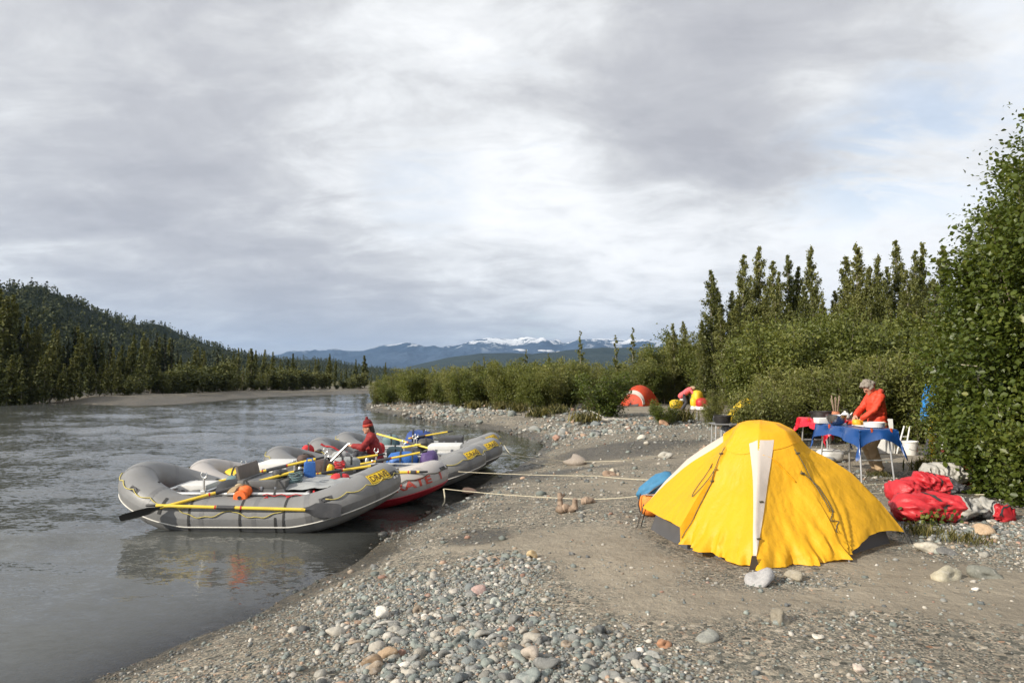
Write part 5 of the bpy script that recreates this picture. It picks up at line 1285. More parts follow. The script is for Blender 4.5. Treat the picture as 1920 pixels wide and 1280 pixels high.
# ================================================================== bags on the ground
def backpack():
    p = ground(1222, 970); o = thing('backpack', 'blue and orange backpack leaning behind the left corner of the yellow tent', 'backpack', p + Vector((.06, .12, 0)), R(12))
    MB().ell((0, 0, .16), (.22, .15, .17), 22, 14, fn=lump(3, .08)).build('lower_pocket', M['pack_o'], o, True, None)
    MB().ell((.05, .05, .37), (.30, .15, .125), 30, 20, Matrix.Rotation(R(-30), 3, 'Y'), lump(5, .26, 3.5)).build('main_body', M['pack_b'], o, True, None)
    MB().tube([(-.15, -.07, .28), (-.05, -.115, .37), (.06, -.11, .43)], [.012, .028, .012], 6, flat=.4).build('zip_panel', M['tent_in'], o)
    MB().tube([(.15, -.10, .31), (.24, -.03, .40), (.29, .02, .47)], [.03, .05, .04], 8, flat=.5).build('hip_belt', M['black'], o, True, None)
    MB().tube([(-.21, -.04, .30), (-.25, -.06, .18), (-.22, -.05, .06)], .014, 6, flat=.5).build('strap', M['tent_in'], o)
    MB().ell((.07, -.15, .27), (.035, .02, .035), 10, 8).build('buckle', M['black'], o)
    MB().tube([(-.2, -.1, .30), (0, -.165, .295), (.16, -.12, .31)], .008, 5).build('seam', M['greycloth'], o)
backpack()
def roll_bag(name, label, p, axis_rz, L, r, mats, split=.62, seed=1, tilt=0.0, strap=True, flat=.85):
    """a dry bag lying on its side: coated tube in one or two colours with a rolled, flattened mouth"""
    o = thing(name, label, 'dry bag', p, axis_rz); rs = np.random.RandomState(seed)
    def sh(t, a, off=0.0):
        e = (min(1, t / .10) ** .5) * (1 - .62 * max(0, (t - .70) / .30) ** 1.5)
        k = sfbm(t * 4 + seed * 7, math.cos(a) * 1.6 + math.sin(a) * 1.2, seed, 3) * .30
        w1 = abs(sfbm(t * 5 + math.cos(a) * 1.1 + seed * 3, math.sin(a) * 1.4 + t * 2.0, seed + 9, 3)); w2 = abs(sfbm(t * 11 + math.cos(a) * 2, math.sin(a) * 3 - t * 4, seed + 30, 2))
        crease = .34 - 1.35 * w1 - .7 * w2 - .10 * max(0, -math.sin(a))
        rr = r * e * (.92 + k * .8 + crease) + off
        sq = 1 - .5 * max(0, (t - .75) / .25)
        sx = t + .05 * math.sin(a * 2 + seed) * math.sin(math.pi * t)
        return Vector(((sx - .5) * L, math.cos(a) * rr * (2 - sq) * 1.12, max(r * flat * .80 + math.sin(a) * rr * flat * sq * .92, -.02) + tilt * (t - .5)))
    def seg(t0, t1, n, nm, m): MB().sheet(lambda u, v: sh(t0 + (t1 - t0) * v, u * 2 * math.pi), 54, int(n * 1.7), True).build(nm, m, o, True, None)
    seg(0, split, 20, 'body', mats[0]); seg(split, 1, 14, 'collar', mats[1])
    MB().sheet(lambda u, v: sh(.999, u * 2 * math.pi) * 1 if v else sh(.999, 0).lerp(sh(.999, math.pi), .5), 30, 1, True).build('mouth', mats[1], o, True, None)
    MB().sheet(lambda u, v: sh(.001, u * 2 * math.pi).lerp(sh(.001, 0).lerp(sh(.001, math.pi), .5), v), 30, 1, True).build('base', mats[0], o, True, None)
    if strap:
        for t in (split - .22, split + .02): MB().sheet(lambda u, v: sh(t + .035 * v, math.pi * (1.05 + u * .9) + math.pi, .006), 20, 2).build('strap', M['strap_blk'], o, True, None)
        MB().tube([sh(.30 + .4 * k / 12, -.9 + .3 * math.sin(k / 2), .01) for k in range(13)], .006, 5).build('seam_line', M['raft_white'], o, True, None)
    return o
def bag_pile():
    def at(px, py, h=0.0): p = ground(px, py); return p + Vector((0, 0, h))
    roll_bag('dry_bag', 'big red dry bag in front, its grey collar to the right', at(1758, 974), R(4), 1.12, .21, (M['dry_r'], M['dry_g']), .64, 3)
    roll_bag('dry_bag', 'red dry bag lying across the back of the big red one', at(1735, 955) + Vector((.02, .22, .12)), R(16), .78, .185, (M['dry_r'], M['dry_r']), .7, 5, .12)
    roll_bag('dry_bag', 'red dry bag on top with a charcoal end', at(1775, 958) + Vector((.02, .2, .22)), R(-14), .62, .15, (M['dry_r'], M['charcoal']), .66, 8, -.08)
    roll_bag('dry_bag', 'grey dry bag with a black strap at the back of the heap', at(1772, 925) + Vector((.0, .0, .14)), R(-12), .66, .20, (M['dry_g'], M['dry_g']), .7, 11)
    roll_bag('dry_bag', 'small red bag against the alder leaves', at(1806, 922) + Vector((.03, .0, .12)), R(-40), .50, .17, (M['dry_r'], M['dry_r']), .7, 13)
    roll_bag('dry_bag', 'grey dry bag with red base, alone at the right of the heap', at(1858, 973), R(118), .50, .15, (M['dry_r'], M['dry_g']), .30, 17, .10)
bag_pile()

# ================================================================== camp kitchen
def folding_table(name, label, x0, x1, y0, y1, top, mat_top, legs=True, splay=.10):
    g = float(gz((x0 + x1) / 2, (y0 + y1) / 2)[0]); cx, cy = (x0 + x1) / 2, (y0 + y1) / 2
    o = thing(name, label, 'table', (cx, cy, g)); h = top - g; w, d = x1 - x0, y1 - y0
    MB().box((0, 0, h - .015), (w, d, .03), bev=.006).build('tabletop', mat_top, o)
    for sy in (-1, 1):
        ys = sy * (d / 2 - .14)
        for sx in (-1, 1):
            MB().tube([(sx * (w / 2 - .05), ys, h - .03), (sx * (w / 2 - .02), ys + sy * splay, float(gz(cx + sx * w / 2, cy + ys)[0]) - g - .01)], .016, 8).build('leg', M['alu'], o)
        z = h * .42; yy = ys + sy * splay * .58; MB().tube([(-w / 2 + .04, yy, z), (w / 2 - .04, yy, z)], .012, 8).build('leg_brace', M['alu'], o)
    return o
def draped_cloth(label, x0, x1, y0, y1, top, mat_, drop, seed, tips):
    """a sheet over the table; the overhang hangs lowest at the corners"""
    cx, cy = (x0 + x1) / 2, (y0 + y1) / 2; w, d = (x1 - x0) / 2, (y1 - y0) / 2
    o = thing('tablecloth', label, 'tablecloth', (cx, cy, top + .004))
    def fn(u, v):
        X, Y = (u * 2 - 1) * (w + drop), (v * 2 - 1) * (d + drop)
        ox, oy = max(0, abs(X) - w), max(0, abs(Y) - d); sx, sy = math.copysign(1, X), math.copysign(1, Y)
        over = math.hypot(ox, oy)
        xx = sx * (min(abs(X), w) + (.03 + ox * .22 if ox else 0)); yy = sy * (min(abs(Y), d) + (.03 + oy * .22 if oy else 0))
        z = 0.0
        if over > 0:
            k = max(ox, oy); z = -(ox * .55 + oy * .55 + .45 * over) * .92
            wav = math.sin((X if oy > ox else Y) * 11 + seed) * .035 * min(1, over * 6)
            if ox >= oy: xx += sx * wav
            else: yy += sy * wav
            edge = (1 - (min(abs(X), w) / w if oy > ox else min(abs(Y), d) / d)) 
            z *= 1 - .50 * max(0, edge) ** .6 * (0 if (ox and oy) else 1)
        return Vector((xx, yy, z + .004 * math.sin(X * 9 + Y * 7) * (over == 0)))
    MB().sheet(fn, 54, 66).build('cloth', mat_, o, True, None)
    for X, Y in tips:
        MB().box((X, Y, -.02), (.03, .03, .07), bev=.004).build('clip', M['clip'], o)
    return o
def kitchen():
    BX0, BX1, BY0, BY1, BT = 5.72, 6.30, 11.45, 13.05, 1.44
    folding_table('folding_table', 'folding table under the blue cloth', BX0, BX1, BY0, BY1, BT, M['tabletop'])
    draped_cloth('shiny blue cloth hanging in points off the near table', BX0, BX1, BY0, BY1, BT, M['blue_cloth'], .32, 1, ((-.12, -.83), (.20, -.83), (-.34, .2)))
    RX0, RX1, RY0, RY1, RT = 6.42, 7.1, 14.2, 15.6, 1.42
    folding_table('folding_table', 'folding table under the red cloth', RX0, RX1, RY0, RY1, RT, M['tabletop'])
    draped_cloth('red cloth over the farther table', RX0, RX1, RY0, RY1, RT, M['red_cloth'], .34, 4, ((-.37, .1),))
    def onb(x, y): return Vector((BX0 + x, BY0 + y, BT + .012))
    o = thing('mixing_bowl', 'steel mixing bowl on the blue cloth', 'bowl', onb(.10, 1.05)); MB().lathe([(.09, 0), (.13, .03), (.165, .10), (.175, .17), (.185, .172), (.172, .168), (.16, .10), (.12, .035), (.0, .02)], seg=28).build('bowl', M['steel'], o)
    o = thing('plate_stack', 'low white tub on the near end of the blue cloth', 'tub', onb(.36, .25)); MB().lathe([(.14, 0), (.155, .01), (.165, .085), (.172, .09), (.16, .085), (.15, .02), (0, .015)], seg=28).build('tub', M['white'], o)
    o = thing('tray', 'white tray behind the steel bowl', 'tray', onb(.05, 1.42)); MB().box((0, 0, .05), (.30, .22, .10), bev=.012, taper=1.06).build('tray', M['white'], o)
    rr = random.Random(3)
    for k, (x, y, r, m_, lab) in enumerate(((.30, .72, .075, 'food', 'yellow orange melon half on the blue cloth'), (.40, .80, .06, 'food', 'smaller yellow fruit beside the melon half'), (.36, .95, .05, 'tomato', 'red tomato right of the steel bowl'), (.30, 1.0, .045, 'tomato', 'second red tomato nearer the bowl'), (.42, 1.05, .05, 'food', 'orange pepper behind the tomatoes'))):
        o = MB().ell((0, 0, r * .75), (r, r * .95, r * .8), 16, 10, fn=lump(k, .04)).build('fruit', M[m_], None, True, None, onb(x, y)); tag(o, lab, 'fruit')
    o = thing('chopping_board', 'chopping board under the hands of the person in orange', 'board', onb(.40, .60)); MB().box((0, 0, .008), (.30, .40, .016), bev=.005).build('board', M['white'], o)
    def onr(x, y): return Vector((RX0 + x, RY0 + y, RT + .012))
    o = thing('frying_pan', 'wide black pot on the red cloth', 'pot', onr(.14, .55)); MB().lathe([(.19, 0), (.215, .02), (.22, .15), (.228, .155), (.21, .15), (.2, .03), (0, .02)], seg=28).build('pot_body', M['pot'], o)
    for sx in (-1, 1): MB().tube([(sx * .21, -.05, .12), (sx * .27, -.04, .13), (sx * .27, .04, .13), (sx * .21, .05, .12)], .01, 6).build('handle', M['pot'], o)
    o = thing('clay_crock', 'brown crock holding wooden spoons', 'crock', onr(.30, .25)); MB().lathe([(.06, 0), (.075, .02), (.08, .12), (.07, .16), (.078, .17), (.065, .165), (.06, .03), (0, .03)], seg=20).build('crock', M['clay'], o)
    for k in range(6): a = k * 1.05; MB().tube([(.02 * math.cos(a), .02 * math.sin(a), .05), (.09 * math.cos(a), .09 * math.sin(a), .42 + .04 * (k % 3))], [.007, .012], 6).build('spoon', M['wood'], o)
    o = thing('white_kettle', 'white enamel kettle behind the steel bowl', 'kettle', onr(.42, .10)); MB().lathe([(.08, 0), (.095, .03), (.09, .10), (.05, .15), (.02, .16), (.025, .18), (0, .19)], seg=20).build('pot_body', M['white'], o); MB().tube([(.08, 0, .08), (.13, 0, .12), (.15, 0, .15)], [.02, .014, .011], 8).build('spout', M['white'], o); MB().tube([(-.07, 0, .13), (-.05, 0, .22), (.05, 0, .22), (.07, 0, .13)], .007, 6).build('handle', M['black'], o)
    for k, (x, y, lab) in enumerate(((.52, .18, 'white mug next to the kettle'), (.50, .38, 'steel mug near the kettle'))):
        o = thing('mug', lab, 'mug', onr(x, y)); MB().lathe([(.038, 0), (.042, .01), (.042, .10), (.037, .098), (.036, .015), (0, .012)], seg=16).build('cup', M['white'] if k == 0 else M['steel'], o); MB().tube([(.04, 0, .08), (.07, 0, .07), (.07, 0, .04), (.04, 0, .025)], .006, 6).build('handle', M['white'] if k == 0 else M['steel'], o)
    # cooking table with the big black pot
    p = ground(1343, 852); q = ground(1395, 846)
    x0 = p.x - .02; y0 = p.y - .05; top = at_depth(1365, 793, p.y + .25).z
    T = folding_table('cooking_table', 'bare metal camp table carrying the big black pot', x0, x0 + .62, y0, y0 + .62, top, M['tabletop'], splay=.02)
    MB().box((.24, -.30, top - T.location.z - .02), (.05, .03, .04), bev=.004).build('clip', M['clip'], T)
    o = thing('stock_pot', 'big black dutch oven on the metal camp table', 'pot', (x0 + .26, y0 + .30, top + .002)); MB().lathe([(.17, 0), (.185, .015), (.215, .17), (.225, .175), (.225, .19), (.205, .185), (.18, .03), (0, .02)], seg=32).build('pot_body', M['pot'], o)
    MB().tube([(-.215, 0, .17), (-.24, -.02, .10), (-.235, -.04, .02)], .006, 6).build('bail', M['steel'], o)
    o = thing('stove_bag', 'grey striped sack with dark straps under the metal camp table', 'bag', (x0 + .38, y0 + .32, T.location.z)); MB().ell((0, 0, .34), (.17, .15, .36), 18, 14, fn=lump(7, .2)).build('body', M['greycloth'], o, True, None)
    for k in range(4): MB().tube([(-.12 + .08 * k, -.15, .62), (-.15 + .09 * k, -.17, .35), (-.13 + .1 * k, -.15, .06)], .016, 5, flat=.4).build('strap', M['purple' if k % 2 else 'strap_blk'], o)
    # things on the ground around the tables
    p = ground(1707, 853); o = thing('bucket', 'white plastic bucket standing on the dirt', 'bucket', p)
    MB().lathe([(.132, 0), (.135, .006), (.155, .28), (.168, .282), (.168, .31), (.158, .31), (.15, .29), (.13, .015), (0, .012)], seg=36).build('pail', M['white'], o)
    MB().tube([(.165 * math.cos(a), .165 * math.sin(a) - .01, .25 - .12 * max(0, -math.sin(a))) for a in np.linspace(math.pi, 2 * math.pi, 18)], .004, 5).build('bail_wire', M['steel'], o)
    lettering('AC', lambda a, b: Vector(((.137 + .02 * (.09 + .10 * b) / .28 + .003) * math.cos(R(-62) + a * R(42)), (.137 + .02 * (.09 + .10 * b) / .28 + .003) * math.sin(R(-62) + a * R(42)), .08 + .10 * b)), M['ink_red'], o, .02)
    # folded table leaning by the bucket: white board and its legs
    p = ground(1676, 852); o = thing('folded_table', 'white folding table stood on edge behind the person in orange', 'table', p + Vector((-.12, .2, 0)), R(-10))
    MB().box((0, 0, .40), (.44, .05, .78), Matrix.Rotation(R(-6), 3, 'X'), .01).build('tabletop', M['white'], o)
    for sx in (-.1, .04): MB().tube([(sx + .12, -.06, .02), (sx + .12, -.08, .42)], .016, 8).build('leg', M['alu'], o)
    p = ground(1678, 852); q = ground(1688, 849); o = thing('ladder_rack', 'white tubular stand leaning by the bucket', 'stand', p + Vector((.12, .15, 0)), 0)
    for k in (0, 1): MB().tube([(.0 + .19 * k, 0, 0), (.26 + .13 * k, .12, .62)], .018, 8).build('side_tube', M['white'], o)
    for t in (.3, .62): MB().tube([(.26 * t, .12 * t, .62 * t), (.19 + .2 * t, .12 * t, .62 * t)], .012, 6).build('rung', M['white'], o)
    p = ground(1565, 868); soft_bag('flour_sack', 'crumpled white sack under the tables', 'sack', p + Vector((0, .2, -.01)), (.55, .42, .30), M['white'], .2, 61)
    p = ground(1545, 868); soft_bag('grey_sack', 'flat grey sack beside the white sack', 'sack', p + Vector((-.05, .0, -.01)), (.55, .36, .16), M['greycloth'], .2, 62)
    # by the alder: orange cloth on a pole, soap bottle
    p = ground(1752, 866); o = thing('hanging_jacket', 'orange yellow rain jacket hanging in the alder edge', 'jacket', p + Vector((0, .1, .05)), 0)
    pts = [(.02, 0, .80), (.05, 0, .66), (-.03, 0, .56), (.06, 0, .45), (.01, 0, .30), (.04, 0, .18), (.06, 0, .03)]
    MB().tube(pts, [.03, .08, .05, .10, .085, .07, .10], 10, flat=.6).build('cloth', M['yellowbag'], o, True, None)
    MB().tube([(.15, .02, 0), (.13, .02, .60)], .015, 8).build('pole', M['alu'], o)
    p = ground(1764, 862); o = thing('soap_bottle', 'white bottle beside the hanging orange jacket', 'bottle', p + Vector((.12, .1, .1)), 0); MB().lathe([(.05, 0), (.055, .01), (.055, .16), (.02, .21), (.02, .25), (0, .26)], seg=16).build('body', M['white'], o); MB().lathe([(.0565, .05), (.0565, .12)], seg=16).build('paper_label', M['pink'], o)
    # dark cloth deep in the alders
    o = thing('dark_tarp', 'dark brown tarp hung in the shade at the right edge', 'tarp', (7.55, 10.1, 1.5), R(-35))
    MB().sheet(lambda u, v: Vector(((u - .5) * 1.3, .05 * math.sin(9 * u + 3 * v), v * 1.0 - .12 * math.sin(math.pi * u) * v)), 20, 12).build('cloth', M['tarp_dk'], o, True, None)
    MB().tube([(-.9, .02, .99), (0, 0, .87), (.9, .02, 1.02)], .006, 5).build('ridge_line', M['rope'], o)
kitchen()

# ================================================================== the camp further back
def small_tent(label, p, w, d, h, rz, body, stripe=True):
    o = thing('small_tent', label, 'tent', p, rz)
    def S(u, v, off=0.0):                                      # u along the width 0..1, v along the depth 0..1
        a = math.pi * u; e = math.sin(math.pi * (.12 + .80 * v)) ** .55
        return Vector((-math.cos(a) * (w / 2) * (.8 + .2 * e) * (1 + off), (v - .5) * d, (math.sin(a) ** .8) * h * e * (1 + off)))
    MB().sheet(lambda u, v: S(u, v), 30, 20).build('rainfly', body, o, True, None)
    front = [S(u, 0) for u in np.linspace(0, 1, 31)]; c = Vector((0, -d / 2 - .25, 0.02))
    MB().add(front + [c], [(i, i + 1, 31) for i in range(30)]).build('front_panel', body, o, True, None)
    q = lambda t, off: Vector(((.12 + .28 * t) * w, -d / 2 - .24 * (1 - t) - .02 + off, .0))
    MB().add([c + Vector((-.02, -.02, 0)), S(.55, 0) + Vector((0, -.03, -.12)), S(.78, 0) + Vector((-.05, -.03, -.30)), Vector((.30 * w, -d / 2 - .16, .02))], [(0, 1, 2, 3)]).build('door', M['tent_in'], o, False)
    if stripe:
        MB().sheet(lambda u, v: S(.30 + .68 * u, .10 * v, .012), 20, 3).build('stripe', M['tent_w'], o, True, None)
        MB().tube([S(.02 + .96 * k / 24, 0, .02) for k in range(25)], .055, 6, flat=.6).build('pole_sleeve', M['tent_w'], o, True, None)
    return o
small_tent('small red orange tent with a white pole sleeve beside the round bush', ground(1206, 761) + Vector((0, 1.0, 0)), 1.75, 2.0, 1.30, R(-42), M['tent_r'])
small_tent('yellow tent half hidden by the willows', on_ground((1402 - 960) / FPX * 25.5, 25.5), 1.25, 1.4, 1.0, R(20), M['yellowbag'], False)
def far_gear():
    base = ground(1300, 770); 
    soft_bag('gear_sack', 'tall yellow sack the bending person leans over', 'bag', base + Vector((.30, .25, 0)), (.62, .6, 1.15), M['yellowbag'], .5, 71)
    soft_bag('gear_sack', 'yellow sack with white base standing in front of the tall one', 'bag', ground(1299, 769) + Vector((.05, -.2, .16)), (.48, .45, .58), M['yellowbag'], 0, 72)
    soft_bag('gear_sack', 'white lower half of the front yellow sack', 'bag', ground(1299, 769) + Vector((.05, -.2, 0)), (.46, .43, .30), M['white'], 0, 73)
    soft_bag('dry_bag', 'red sack with pale base at the right of the yellow sacks', 'bag', ground(1316, 770) + Vector((.0, -.1, .16)), (.72, .6, .55), M['dry_r'], 0, 74)
    soft_bag('dry_bag', 'pale base of the far red sack', 'bag', ground(1316, 770) + Vector((.0, -.1, 0)), (.72, .6, .30), M['white'], 0, 75)
    soft_bag('gear_sack', 'orange yellow cloth heap left of the bending person', 'bag', ground(1273, 767) + Vector((-.05, .4, 0)), (.8, .6, .55), M['yellowbag'], .4, 76)
    p = ground(1262, 765); o = thing('long_bundle', 'white long bundle slanting to the ground by the yellow heap', 'bundle', p, 0); MB().tube([(0, 0, .03), (.35, .1, .28), (.75, .2, .62)], [.09, .14, .10], 10).build('body', M['white'], o, True, None)
    soft_bag('black_sack', 'black sack behind the far red sack', 'bag', ground(1311, 762) + Vector((.0, .6, .2)), (.9, .6, .55), M['charcoal'], 0, 77)
    soft_bag('gear_sack', 'small yellow bag right of the far red sack', 'bag', ground(1322, 769) + Vector((.0, .1, 0)), (.3, .3, .35), M['yellowbag'], 0, 78)
far_gear()

# ================================================================== driftwood
def log(label, pts, rad, mat_, name='driftwood', seed=1, stubs=()):
    base = Vector(pts[0]); o = thing(name, label, 'driftwood', base)
    P = [Vector(p) - base for p in pts]; out = []; rr = []
    for i, (a, b) in enumerate(zip(P[:-1], P[1:])):
        for k in range(6):
            t = k / 6; q = a.lerp(b, t); s = i * 6 + k
            out.append(q + Vector((0, .15 * rad[i] * math.sin(s * 1.7 + seed), .2 * rad[i] * math.sin(s * 1.1 + seed)))); rr.append((rad[i] * (1 - t) + rad[i + 1] * t) * (1 + .12 * math.sin(s * 2.3 + seed)))
    out.append(P[-1]); rr.append(rad[-1]); MB().tube(out, rr, 10).build('stem', mat_, o, True, 50)
    for a, b, r in stubs: MB().tube([a, (Vector(a) + Vector(b)) / 2 + Vector((0, .01, .01)), b], [r, r * .8, r * .7], 8).build('stub', mat_, o, True, 50)
p = ground(1046, 962)
log('gnarled brown driftwood block with two upright stubs on the sand', [p + Vector((0, 0, .06)), p + Vector((.12, -.01, .07)), p + Vector((.25, -.02, .06))], [.055, .06, .05], M['wood'], seed=2, stubs=(((.04, .02, .02), (.03, .06, .22), .045), ((.24, -.02, .0), (.24, -.03, .15), .05), ((.02, 0, .12), (.10, .10, .19), .03)))
p = ground(1090, 945); log('rusty brown piece of wood just behind the driftwood block', [p + Vector((0, 0, .03)), p + Vector((.1, .0, .06)), p + Vector((.2, .02, .03))], [.05, .06, .03], M['wood'], seed=4)
p = ground(1118, 788); log('bleached grey branch lying below the round bush', [p + Vector((0, 0, .10)), p + Vector((.5, -.1, .04)), p + Vector((1.3, -.1, .05)), p + Vector((2.0, .1, .03))], [.05, .06, .045, .02], M['wood_grey'], seed=6, stubs=(((.3, -.05, .05), (-.25, .1, .32), .03),))
p = ground(1312, 858); log('broken brown plank stump beside the cooking table', [p + Vector((0, 0, -.02)), p + Vector((.08, .0, .16)), p + Vector((.16, .0, .26))], [.10, .09, .06], M['wood'], seed=8)
p = ground(620, 1188); log('thin tan stick on the gravel near the water', [p + Vector((0, 0, .01)), p + Vector((.22, .06, .02)), p + Vector((.36, .13, .015))], [.006, .007, .004], M['wood'], name='stick', seed=9)
p = ground(700, 1175); log('short pale stick just below the round white stone', [p + Vector((0, 0, .01)), p + Vector((.10, .03, .03)), p + Vector((.22, .05, .02))], [.012, .014, .008], M['wood_grey'], name='stick', seed=10)
# ================================================================== people
def remeshed(mb, name, material, parent, voxel=.012, smooth=3, folds=0.0):
    """overlapping closed shapes fused into one continuous skin"""
    me = mb.mesh(name, material, True, None); o = bpy.data.objects.new(name, me); COL.objects.link(o)
    md = o.modifiers.new('r', 'REMESH'); md.mode = 'VOXEL'; md.voxel_size = voxel; md.use_smooth_shade = True
    sm = o.modifiers.new('s', 'SMOOTH'); sm.iterations = smooth; sm.factor = .5
    dg = bpy.context.evaluated_depsgraph_get(); dg.update(); me2 = bpy.data.meshes.new_from_object(o.evaluated_get(dg))
    o.modifiers.clear(); o.data = me2; bpy.data.meshes.remove(me)
    me2.materials.clear(); me2.materials.append(material); me2.polygons.foreach_set('use_smooth', [True] * len(me2.polygons)); me2.polygons.foreach_set('material_index', [0] * len(me2.polygons))
    if folds:                                             # cloth folds pressed into the garment
        n = len(me2.vertices); co = np.empty(n * 3, np.float32); nr = np.empty(n * 3, np.float32); me2.vertices.foreach_get('co', co); me2.vertices.foreach_get('normal', nr)
        c = co.reshape(-1, 3); w = 1 - 4 * np.abs(fbm(c[:, 0] * 9 + c[:, 2] * 7, c[:, 1] * 9 - c[:, 2] * 10 + c[:, 0] * 4, 17, 3))
        me2.vertices.foreach_set('co', (c + nr.reshape(-1, 3) * (w * folds)[:, None]).astype(np.float32).ravel()); me2.update()
    o.name = name; o.parent = parent; return o
def chain(mb, pts, rad, lat=1.0):
    """rounded limb through joints; lat widens it sideways (y)"""
    pts = [Vector(p) for p in pts]
    for a, b, r0, r1 in zip(pts[:-1], pts[1:], rad[:-1], rad[1:]):
        n = max(2, int((b - a).length / (.6 * min(r0, r1))) + 1)
        for i in range(n + 1):
            t = i / n; r = r0 + (r1 - r0) * t; mb.ell(a.lerp(b, t), (r, r * lat, r), 10, 6)
def ik(a, b, l1, l2, pole):
    d = b - a; L = min(d.length, (l1 + l2) * .995); u = d.normalized(); x = (l1 * l1 - l2 * l2 + L * L) / (2 * L); h = math.sqrt(max(0, l1 * l1 - x * x))
    p = Vector(pole) - u * u.dot(Vector(pole)); p.normalize(); return a + u * x + p * h, a + u * L
def person(label, loc, rz, pelvis, lean, head_pitch, hands, feet, top, trousers, shoes, hair, scale=1.0, elbow=((0, 1, -.6), (0, -1, -.6)), extras=None, group=None, hips_seated=False, pitch_hands=-.3, turn=0.0):
    o = thing('person', label, 'person', loc, rz); o.scale = (scale,) * 3
    P = Vector(pelvis); l = R(lean); ax = Vector((math.sin(l), 0, math.cos(l)))
    waist = P + ax * .16; chest = P + ax * .36 + Vector((.015, 0, 0)); sh = P + ax * .47; neck = P + ax * .54; hp = R(head_pitch)
    hd = Vector((math.sin(hp), 0, math.cos(hp))); fw = Vector((math.cos(hp), 0, -math.sin(hp)))
    head = neck + hd * .15 + fw * .025
    body = MB(); chain(body, [P, waist, chest, sh], [.115, .10, .115, .085], 1.30); chain(body, [sh, neck + hd * .06], [.06, .052])
    Rm = Matrix((fw, Vector((0, 1, 0)), hd)).transposed()
    if turn: Rm = Rm @ Matrix.Rotation(turn, 3, 'Z')
    H = lambda x, y, z: head + Rm @ Vector((x, y, z))
    body.ell(head, (.098, .078, .118), 18, 14, Rm); body.ell(H(.035, 0, -.065), (.06, .055, .055), 14, 10, Rm)           # skull, jaw
    body.ell(H(.102, 0, -.018), (.020, .014, .028), 10, 8, Rm); body.ell(H(.085, 0, .012), (.015, .05, .012), 10, 8, Rm)     # nose, brow
    body.ell(H(.088, 0, -.060), (.014, .026, .008), 10, 6, Rm); body.ell(H(.082, 0, -.098), (.022, .026, .020), 10, 8, Rm)   # lips, chin
    for s in (-1, 1): body.ell(H(-.005, s * .080, -.015), (.020, .012, .032), 10, 8, Rm)
    J = {}
    for k, s in ((0, 1), (1, -1)):
        S = sh + Vector((0, s * .175, -.005)); e, w = ik(S, Vector(hands[k]), .29, .26, elbow[k]); J['arm', k] = (S, e, w)
        chain(body, [S, S.lerp(e, .5), e, e.lerp(w, .4), w], [.055, .048, .040, .040, .027])
        d = (w - e).normalized(); side = Vector((0, -s, 0)); side = (side - d * side.dot(d)).normalized(); nrm = d.cross(side).normalized()
        if nrm.z > 0: nrm = -nrm
        palm = w + d * .05
        chain(body, [w, w + d * .03, w + d * .085], [.026, .032, .030])
        for f, (off, ln) in enumerate(((-.028, .062), (-.010, .074), (.009, .070), (.026, .055))):
            b0 = w + d * .095 + side * off; m1 = b0 + d * ln * .5 + nrm * ln * .15; m2 = m1 + d * ln * .30 + nrm * ln * .42
            chain(body, [b0 - d * .02, b0, m1, m2], [.0105, .0105, .0095, .0085])
        t0 = w + d * .035 + side * .03; t1 = t0 + d * .04 + side * .028 + nrm * .015; t2 = t1 + d * .035 + nrm * .02; chain(body, [t0, t1, t2], [.014, .012, .010])
        hip = P + Vector((0, s * .095, -.04)); kp = (1, s * .12, .05)
        kn, an = ik(hip, Vector(feet[k]) + Vector((-.04, 0, .09)), .44, .43, kp); J['leg', k] = (hip, kn, an)
        chain(body, [hip, hip.lerp(kn, .5), kn, kn.lerp(an, .35), an], [.095, .078, .056, .055, .038]); chain(body, [an, an + Vector((.0, 0, -.05)), an + Vector((.14, 0, -.06))], [.04, .038, .030])
    remeshed(body, 'body', M['skin'], o, .0085, 2)
    c = MB(); chain(c, [P + ax * (-.15 if not hips_seated else .0), waist, chest, sh + ax * .005], [.165, .155, .155, .112], 1.26)
    for k in (0, 1):
        S, e, w = J['arm', k]; chain(c, [S, S.lerp(e, .5), e, e.lerp(w, .5), e.lerp(w, .90)], [.078, .070, .060, .057, .046])
    chain(c, [sh, neck], [.08, .066]); remeshed(c, 'jacket', top, o, .014, 3, .013)
    c = MB(); chain(c, [P + Vector((0, 0, .05)), P + Vector((0, 0, -.04))], [.125, .125], 1.28)
    for k in (0, 1):
        hip, kn, an = J['leg', k]; chain(c, [hip, hip.lerp(kn, .5), kn, kn.lerp(an, .5), kn.lerp(an, .93)], [.118, .098, .080, .078, .072])
    remeshed(c, 'trousers', trousers, o, .015, 3, .013)
    for k in (0, 1):
        an = J['leg', k][2]; c = MB(); chain(c, [an + Vector((0, 0, .02)), an + Vector((-.01, 0, -.045))], [.052, .05]); chain(c, [an + Vector((-.02, 0, -.05)), an + Vector((.08, 0, -.055)), an + Vector((.15, 0, -.062))], [.046, .045, .036], .95)
        c = remeshed(c, 'shoe', shoes, o, .014, 2)
